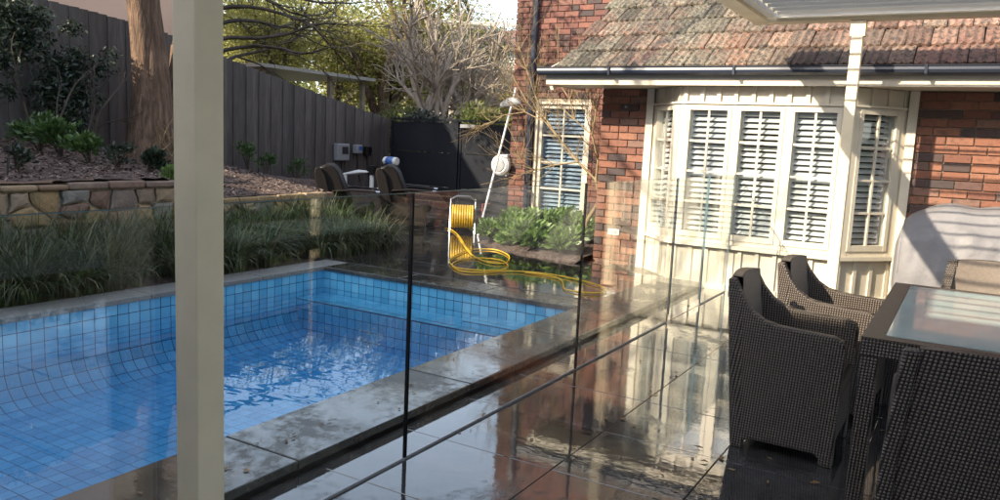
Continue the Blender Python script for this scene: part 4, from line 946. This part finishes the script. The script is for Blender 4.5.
# ------------------------------------------------------------------ things on the far deck
def recliner(label):
    t = thing('recliner', (0,0,0), label, 'armchair', 'brown padded recliners by the fence')
    def pad(name, poly, x0, x1, mat_, bv=.03):
        mb = MB().prism([(x0, y, z) for y, z in poly], (x1-x0, 0, 0)); o = build(name, mb, mat_, t, org=(0,0,0)); bevel(o, bv, 3); smooth(o, 60); return o
    pad('backrest', [(.22,.36),(.40,1.02),(.39,1.13),(.31,1.19),(.20,1.17),(.11,1.06),(.00,.74),(-.10,.42)], -.29, .29, M['vinyl'], .035)
    pad('seat', [(-.42,.33),(-.44,.44),(-.38,.50),(.06,.45),(.06,.34)], -.27, .27, M['vinyl'], .03)
    pad('side_shell', [(.30,.10),(.47,1.02),(.45,1.12),(.38,1.13),(.30,1.0),(.20,.50),(-.32,.44),(-.34,.10)], -.335, -.28, M['vinyl'], .015)
    pad('side_shell', [(.30,.10),(.47,1.02),(.45,1.12),(.38,1.13),(.30,1.0),(.20,.50),(-.32,.44),(-.34,.10)], .28, .335, M['vinyl'], .015)
    for s in (-1, 1):
        o = pad('armrest', [(.20,.70),(.20,.735),(-.10,.765),(-.46,.745),(-.47,.715),(-.10,.725)], s*.30-.045, s*.30+.045, M['vinyl'], .012)
        smooth(build('arm_tip', MB().lathe([(.0,-.53),(.018,-.52),(.02,-.465),(.02,-.45)], (s*.30, 0, .73), 8, 'y'), M['chrome'], o))
        build('leg', MB().tube([(s*.24,-.30,.33),(s*.28,-.36,.0)], .02, 6), M['black'], t, org=(0,0,0)); build('leg', MB().tube([(s*.24,.16,.33),(s*.28,.30,.0)], .02, 6), M['black'], t, org=(0,0,0))
        smooth(build('piping', MB().tube([(s*.275,.13,.44),(s*.275,.27,.80),(s*.275,.385,1.07),(s*.275,.37,1.13)], .010, 6), M['grey'], t, org=(0,0,0)))
    return t
r1 = recliner('brown padded recliner on the left, against the stone wall end'); r1.scale = (1.15, .95, .82); r1.location = (8.95, 7.95, DECK); r1.rotation_euler.z = math.radians(38)
r2 = copy_tree(r1); r2['label'] = 'brown padded recliner on the right, with a blue and white drum behind its top'; r2.location = (9.95, 7.62, DECK); r2.rotation_euler.z = math.radians(34)
dr = thing('pool_drum', (12.9, 9.9, 0), 'blue and white plastic drum showing above the right recliner', 'drum'); p = onX(391, 161, 11.6)
WL[dr.name] = dr.location = Vector((p.x, p.y, DECK))
o = smooth(build('body', MB().lathe([(.02,-.15),(.07,-.145),(.075,-.12),(.075,.12),(.07,.145),(.02,.15)], (p.x, p.y, p.z), 16, 'y'), M['whitep'], dr)); smooth(build('band', MB().lathe([(.0765,-.08),(.0785,-.075),(.0785,.075),(.0765,.08)], (p.x, p.y, p.z), 16, 'y'), M['bluep'], dr))
build('stand', MB().box((p.x-.09, p.y-.15, DECK),(p.x+.09, p.y+.15, p.z-.074)), M['black'], dr)
for (u, v, w, h, lab, k) in ((340,152,.36,.34,'large grey pool controller box with a dark window, leftmost on the fence',0),(356,149,.20,.18,'small grey box with blue label, middle of three on the fence',1),(366,151,.16,.2,'small black power box, rightmost on the fence',2)):
    p = onY(u, v, FY-.02); t = thing('pool_control_box', (p.x, FY-.02, p.z-h/2), lab, 'control box', 'pool control boxes on the fence')
    o = bevel(build('case', MB().box((p.x-w/2, FY-.12, p.z-h/2),(p.x+w/2, FY-.003, p.z+h/2)), M['grey'] if k < 2 else M['black'], t), .02)
    build('cover', MB().box((p.x-w*.12, FY-.128, p.z-h*.1),(p.x+w*.36, FY-.121, p.z+h*.32)), [M['dark'],M['bluep'],M['seal']][k], t)
    build('cable', MB().tube([(p.x, FY-.05, p.z-h/2), (p.x+.03, FY-.05, p.z-h/2-.3), (p.x+.05, FY-.1, .5)], .012, 5), M['black'], t)
pp = thing('pool_pump_pipe', (12.2, 10.2, .1), 'white pipework behind the recliners', 'pipe'); a, b = onX(345,174,11.4), onX(372,172,11.6)
smooth(build('pipe', MB().tube([(a.x, a.y, .0), a, (a+b)*.5+Vector((0,0,.02)), b, (b.x, b.y, 0)], .045, 8), M['whitep'], pp)); build('valve', MB().box((b.x-.06,b.y-.08,b.z-.05),(b.x+.06,b.y+.08,b.z+.12)), M['black'], pp)
hr = thing('hose_reel', (10.15, 6.62, DECK), 'free standing hose reel wound with yellow hose', 'hose reel'); c = Vector((10.12, 6.64, .30))
ax = Vector((.55,-.83,0)); pe = Vector((.83,.55,0))
for s in (-1, 1):
    e = c+ax*(.19*s); smooth(build('frame', MB().tube([e+pe*.20+Vector((0,0,-.24)), e+pe*.10+Vector((0,0,.1)), e+pe*.02+Vector((0,0,.26)), e-pe*.06+Vector((0,0,.1)), e-pe*.2+Vector((0,0,-.24))], .013, 6), M['chrome'], hr))
smooth(build('handle', MB().tube([c-ax*.19+Vector((0,0,.25)), c-ax*.1+Vector((0,0,.31)), c+ax*.1+Vector((0,0,.31)), c+ax*.19+Vector((0,0,.25))], .013, 6), M['chrome'], hr))
smooth(build('crank', MB().tube([c+ax*.19, c+ax*.30, c+ax*.30+Vector((0,0,.2)), c+ax*.42+Vector((0,0,.22))], .012, 6), M['red'], hr))
coil = MB()
for k in range(9):
    e = c+ax*(-.15+.0375*k); coil.tube([e+(pe*math.cos(q*math.pi/8)+Vector((0,0,1))*math.sin(q*math.pi/8))*.165 for q in range(17)], .019, 6)
smooth(build('hose_coil', coil, M['hose'], hr), 60); build('drum', MB().tube([c-ax*.17, c+ax*.17], .12, 12), M['black'], hr)
hs = thing('garden_hose', (7.8, 4.6, DECK), 'loose yellow garden hose looped across the wet deck', 'hose')
def hp(uv, z=.075): return [onZ(u, v, z) for u, v in uv]
path = hp([(458,236),(464,246),(472,255),(487,262),(505,263),(509,256),(497,250),(480,249),(465,251),(452,258),(450,263),(458,268),(478,270),(500,270),(508,266),(500,260),(478,258),(460,260),(452,265),(462,271),(485,272),(505,271),(530,272),(555,275),(580,280),(600,286),(606,290),(598,293),(580,292),(565,289),(563,284),(560,279),(545,275),(525,272.5)])
def spl(P, n=6):
    out = []
    for i in range(len(P)-1):
        p0, p1, p2, p3 = P[max(i-1,0)], P[i], P[i+1], P[min(i+2, len(P)-1)]
        for k in range(n): t = k/n; out.append(.5*((2*p1)+(p2-p0)*t+(2*p0-5*p1+4*p2-p3)*t*t+(3*p1-p0-3*p2+p3)*t**3))
    return out+[P[-1]]
smooth(build('hose', MB().tube(spl(path), .0085, 6), M['hose'], hs, fix=False), 60)
path = hp([(445,228),(452,230),(459,236),(466,247),(470,252)]); smooth(build('hose_end', MB().tube(spl(path), .0085, 6), M['hose'], hs, fix=False), 60)
po = thing('pool_pole', (10.2, 6.35, .08), 'long white pool pole leaning on the brick corner with a net head', 'pole'); a = onZ(478,236,DECK); b = onX(516,88,10.93)
smooth(build('pole', MB().tube([a, b], .017, 8), M['whitep'], po)); h0 = onX(512,105,10.85)
nh = MB()
def net(a, b):
    q = 2*math.pi*a; r = math.sin(math.pi*min(max(b, .02), .98)); return (h0.x-.05+.06*r*math.cos(q), h0.y+.19*math.cos(math.pi*b)*-1, h0.z+.02+.075*r*math.sin(q)+.03*math.sin(b*5))
smooth(build('net_head', nh.grid(net, 17, 12), M['grey'], po), 60)
hb = thing('wall_hose_box', (11.1, 6.5, .9), 'white retractable hose box on the corner of the brick wall', 'hose box'); p = onX(501, 165, 10.9)
smooth(build('case', MB().lathe([(.03,-.07),(.13,-.065),(.165,-.03),(.165,.03),(.13,.065),(.03,.07)], (p.x, p.y, p.z), 20, 'x'), M['whitep'], hb)); build('bracket', MB().box((p.x+.0, 6.352, p.z-.17),(p.x+.2, p.y+.0, p.z+.17)), M['whitep'], hb)
smooth(build('face_disc', MB().lathe([(.02,-.085),(.10,-.08),(.11,-.066)], (p.x, p.y, p.z), 18, 'x'), M['grey'], hb))
# fallen leaves on the terrace
lf = [(712,462),(705,448),(660,470),(640,395),(735,470),(770,480),(690,350),(676,372),(720,455),(812,482),(650,360)]
for k, (u, v) in enumerate([(655,472),(725,340)]): pass
me = leaves_mesh('x', np.array([onZ(u+rnd.uniform(-3,3), v, .008) for u, v in lf]), .055, .5, 0); me.name = 'fallen_leaves'
for vtx in me.vertices: vtx.co.z = .006+rnd.uniform(0,.008)
M['deadleaf'] = leaf_mat('dead_leaf', [(.10,.05,.02), (.22,.12,.05), (.30,.22,.10)], .1, .7)
o = put('fallen_leaves', me, M['deadleaf'], (0,0,0)); stuff(tag(o, 'scattered fallen brown leaves on the wet terrace', 'leaves'))

dm = MB()
for k in range(170):
    x, y = (rnd.uniform(3.2, 8.0), rnd.uniform(-.2, 2.1)) if k < 110 else (rnd.uniform(1.8, 6.5), rnd.uniform(2.42, 2.82)); z = .004 if y < 2.39 else DECK+.006
    if rnd.random() < .5 and k < 110: y = 2.12-PT*rnd.randint(0, 2)+rnd.gauss(0, .05)
    a = rnd.uniform(0, 6.28); l = rnd.uniform(.006,.022); w = l*rnd.uniform(.3,.7); c_, s_ = math.cos(a), math.sin(a)
    dm.add([(x-c_*l, y-s_*l, z), (x-s_*w, y+c_*w, z+.003), (x+c_*l, y+s_*l, z+.002), (x+s_*w, y-c_*w, z+.003)], [(0,1,2,3)])
o = build('leaf_litter', dm, M['deadleaf'], fix=False); stuff(tag(o, 'tiny bits of leaf litter lying on the wet paving', 'leaf litter'))
# ------------------------------------------------------------------ beyond the fence
nb = thing('neighbour_house', (6, 15, 0), 'peach rendered neighbour house rising behind the fence at top left', 'house')
build('wall', MB().box((1.5, 14.2, 0),(11.6, 20, 7.2)), M['peach'], nb); build('roof', MB().box((1.2, 13.9, 7.2),(11.8, 20.3, 7.35)), M['roofred'], nb)  # wall height carried up out of view so it shades the gate
build('shade_block', MB().box((-16, 13.6, 0),(-2.2, 20, 7.0)), M['peach'], nb); build('shade_block_roof', MB().box((-16.3, 13.3, 7.0),(-1.9, 20.3, 7.15)), M['roofred'], nb)  # unseen tall block added to keep the pool in shade
cp_ = thing('carport', (15, 15.2, 0), 'flat pale tin carport roof edge showing above the fence', 'carport')
a, b = onY(262, 66, 14), onY(376, 79, 14)
build('roof', MB().box((a.x, 14, 2.88),(b.x, 18, 2.96)), M['tin'], cp_); build('dark_back', MB().box((a.x, 17.8, 0),(b.x, 17.9, 2.88)), M['dark'], cp_)  # near-black sheet at the back put in for the shade under the roof
for x in (onY(330,85,14.2).x, b.x-.3, a.x+.2): build('post', MB().box((x, 14.2, 0),(x+.1, 14.3, 2.88)), M['barkpale'], cp_)
def at(u, d): a_ = YAW-math.atan((u-500)/F_PX); return (d*math.cos(a_), d*math.sin(a_))
def tr(u, d, *a, **k): x, y = at(u, d); return tree(a[0], (x, y, 0), *a[1:], **k)
tr(268, 24, 'evergreen_tree', 'yellow green evergreen tree behind the fence right of the cream post', 4.7, .16, M['leafolive'], M['barkdark'], 4, 34, .105, .46)
tr(232, 31, 'evergreen_tree', 'tall olive evergreen tree partly hidden by the cream post', 6.2, .22, M['leafolive'], M['barkdark'], 4, 30, .14, .6)
tr(318, 29, 'evergreen_tree', 'olive tree behind the carport roof', 5.4, .22, M['leafolive'], M['barkdark'], 4, 28, .125, .55)
tr(374, 22, 'evergreen_tree', 'dark green tree with a thick leaning trunk right of the carport', 5.0, .27, M['leafolive'], M['bark'], 4, 24, .11, .48, lean=(.12,.08))
tr(437, 19, 'bare_pale_tree', 'pale bare pruned tree right behind the gate', 5.0, .19, None, M['barkpale'], 5, kids=(2,3), L0=1.45, spread=.85, up=.14, minr=.008, wig=.24)
tr(470, 21, 'bare_pale_tree', 'pale bare tree with spreading thin branches before the white house', 5.5, .16, None, M['barkpale'], 5, kids=(2,3), L0=1.5, spread=.9, up=.08, minr=.008, wig=.25)
tr(498, 33, 'cedar_tree', 'dark drooping cedar tree behind the brick corner', 6.4, .25, M['leafcedar'], M['barkdark'], 4, 22, .14, .4, spread=.85, up=-.02, asp=.25, droop=.8)
tr(455, 44, 'cedar_tree', 'distant dark cedar behind the power pole', 7.0, .28, M['leafcedar'], M['barkdark'], 4, 26, .20, .55, spread=.85, up=.0, asp=.25, droop=.8)
tr(508, 24, 'wattle_tree', 'yellow green wattle beside the brick corner', 3.7, .09, M['leafyellow'], M['barkpale'], 3, 60, .075, .3)
tr(345, 42, 'evergreen_tree', 'distant olive tree in the gap above the carport', 6.4, .28, M['leafolive'], M['barkdark'], 4, 22, .2, .75)
tr(425, 38, 'evergreen_tree', 'olive tree behind the pale bare tree and the power pole', 6.0, .24, M['leafolive'], M['barkdark'], 4, 22, .17, .65)
tr(482, 52, 'evergreen_tree', 'far yellow green tree above the white house', 8.2, .28, M['leafolive'], M['barkdark'], 4, 18, .24, .8)
x, y = at(355, 15.3)
ot = thing('overhanging_tree', (11.0, 13.5, 0), 'bare brown tree with thin branches hanging over the fence', 'tree'); mb = MB(); tips = []
mb.tube([(11.0,13.5,0),(11.1,13.6,2.5),(11.4,13.7,4.6)], [.14,.12,.10], 8)
for k in range(7): limb(mb, (11.1+.05*k, 13.6, 2.6+.32*k), (rnd.uniform(.2,1), rnd.uniform(-.6,.4), rnd.uniform(-.15,.4)), 1.5, .05, 3, tips, .5, -.05, 5, .6, (1,2), 5, .22, .007)
smooth(build('trunk', mb, M['barkdark'], ot, fix=False), 180)
for i, (u, d, r, lab) in enumerate(((428,18.5,.9,'grey green bush just behind the gate top'),(465,17.5,.9,'bushy grey green shrub behind the gate below the white house'),(398,20,1.0,'rounded green bush beyond the fence end'),(505,18.5,.8,'yellowish bush behind the gate beside the brick corner'))):
    x, y = at(u, d); shrub('hedge_bush', (x, y, .3), (r, r, r*1.05), 2600, .12, M[['leafcedar','leafgreen','leafgreen','leafyellow'][i]], lab, 'bush', 'bushes behind the gate', 12, .42, 0, .2)
pw = thing('power_pole', (*at(447, 27), 0), 'grey timber power pole with crossarm and wires behind the bare trees', 'power pole'); x, y = at(447, 27); top = 1.5+27*math.cos(math.atan(53/788))*(128/788)+.05
smooth(build('pole', MB().tube([(x,y,0),(x,y,top)], [.15,.11], 8), M['barkpale'], pw))
cd = Vector((math.sin(YAW+.3), -math.cos(YAW+.3), 0)); build('crossarm', MB().bar(Vector((x,y,top-.75))-cd*1.1, Vector((x,y,top-.75))+cd*1.1, .1, .12), M['barkpale'], pw)
wr = MB()
for s in (-1,-.4,.4,1):
    p = Vector((x,y,top-.66))+cd*s; dirn = Vector((-.35,.94,0))
    for sg in (-1, 1): wr.tube([p+dirn*sg*L+Vector((0,0,-.02*L+.0009*L*L)) for L in (0,4,8,13,19,26)], .018, 4)
build('wire', wr, M['tin'], pw, fix=False); build('insulator', MB().box((x-.04,y-.04,top-.02),(x+.04,y+.04,top+.14)), M['grey'], pw)
wh = thing('white_house', (*at(487, 46), 0), 'distant white rendered house with dark windows beyond the trees', 'house'); x, y = at(487, 46)
build('wall', MB().box((x, y-5, 0),(x+8, y+4.0, 6.4)), M['whitewall'], wh); build('roof', MB().prism([(x-.5, y-5.5, 6.4),(x+8.5, y-5.5, 6.4),(x+4, y-5.5, 8.2)], (0,10,0)), M['roofred'], wh)
for yy, z in ((2.0,3.6),(0,3.6),(-2.2,3.6),(2.0,1.2),(0,1.2)):
    w_ = build('window', MB().box((x-.06, y+yy, z),(x-.001, y+yy+1.1, z+1.1)), M['cream'], wh); build('pane', MB().box((x-.08, y+yy+.1, z+.1),(x-.061, y+yy+1.0, z+1.0)), M['dark'], w_)
# distant tree line closing the horizon
C = []
for k in range(30):
    a_ = YAW+math.radians(rnd.uniform(-36, 36)); d = rnd.uniform(62, 85); C.append(ball_pts((d*math.cos(a_), d*math.sin(a_), rnd.uniform(2,4)), (4.5,4.5,rnd.uniform(2.4,3.6)), 330, .1))
C = np.concatenate(C); C = C[C[:,2] > -.05]; o = put('distant_trees', leaves_mesh('distant_trees', C, .75, .6, .1), M['leafgreen'], (0,0,0)); stuff(tag(o, 'far belt of green trees closing the view behind the houses', 'trees'))
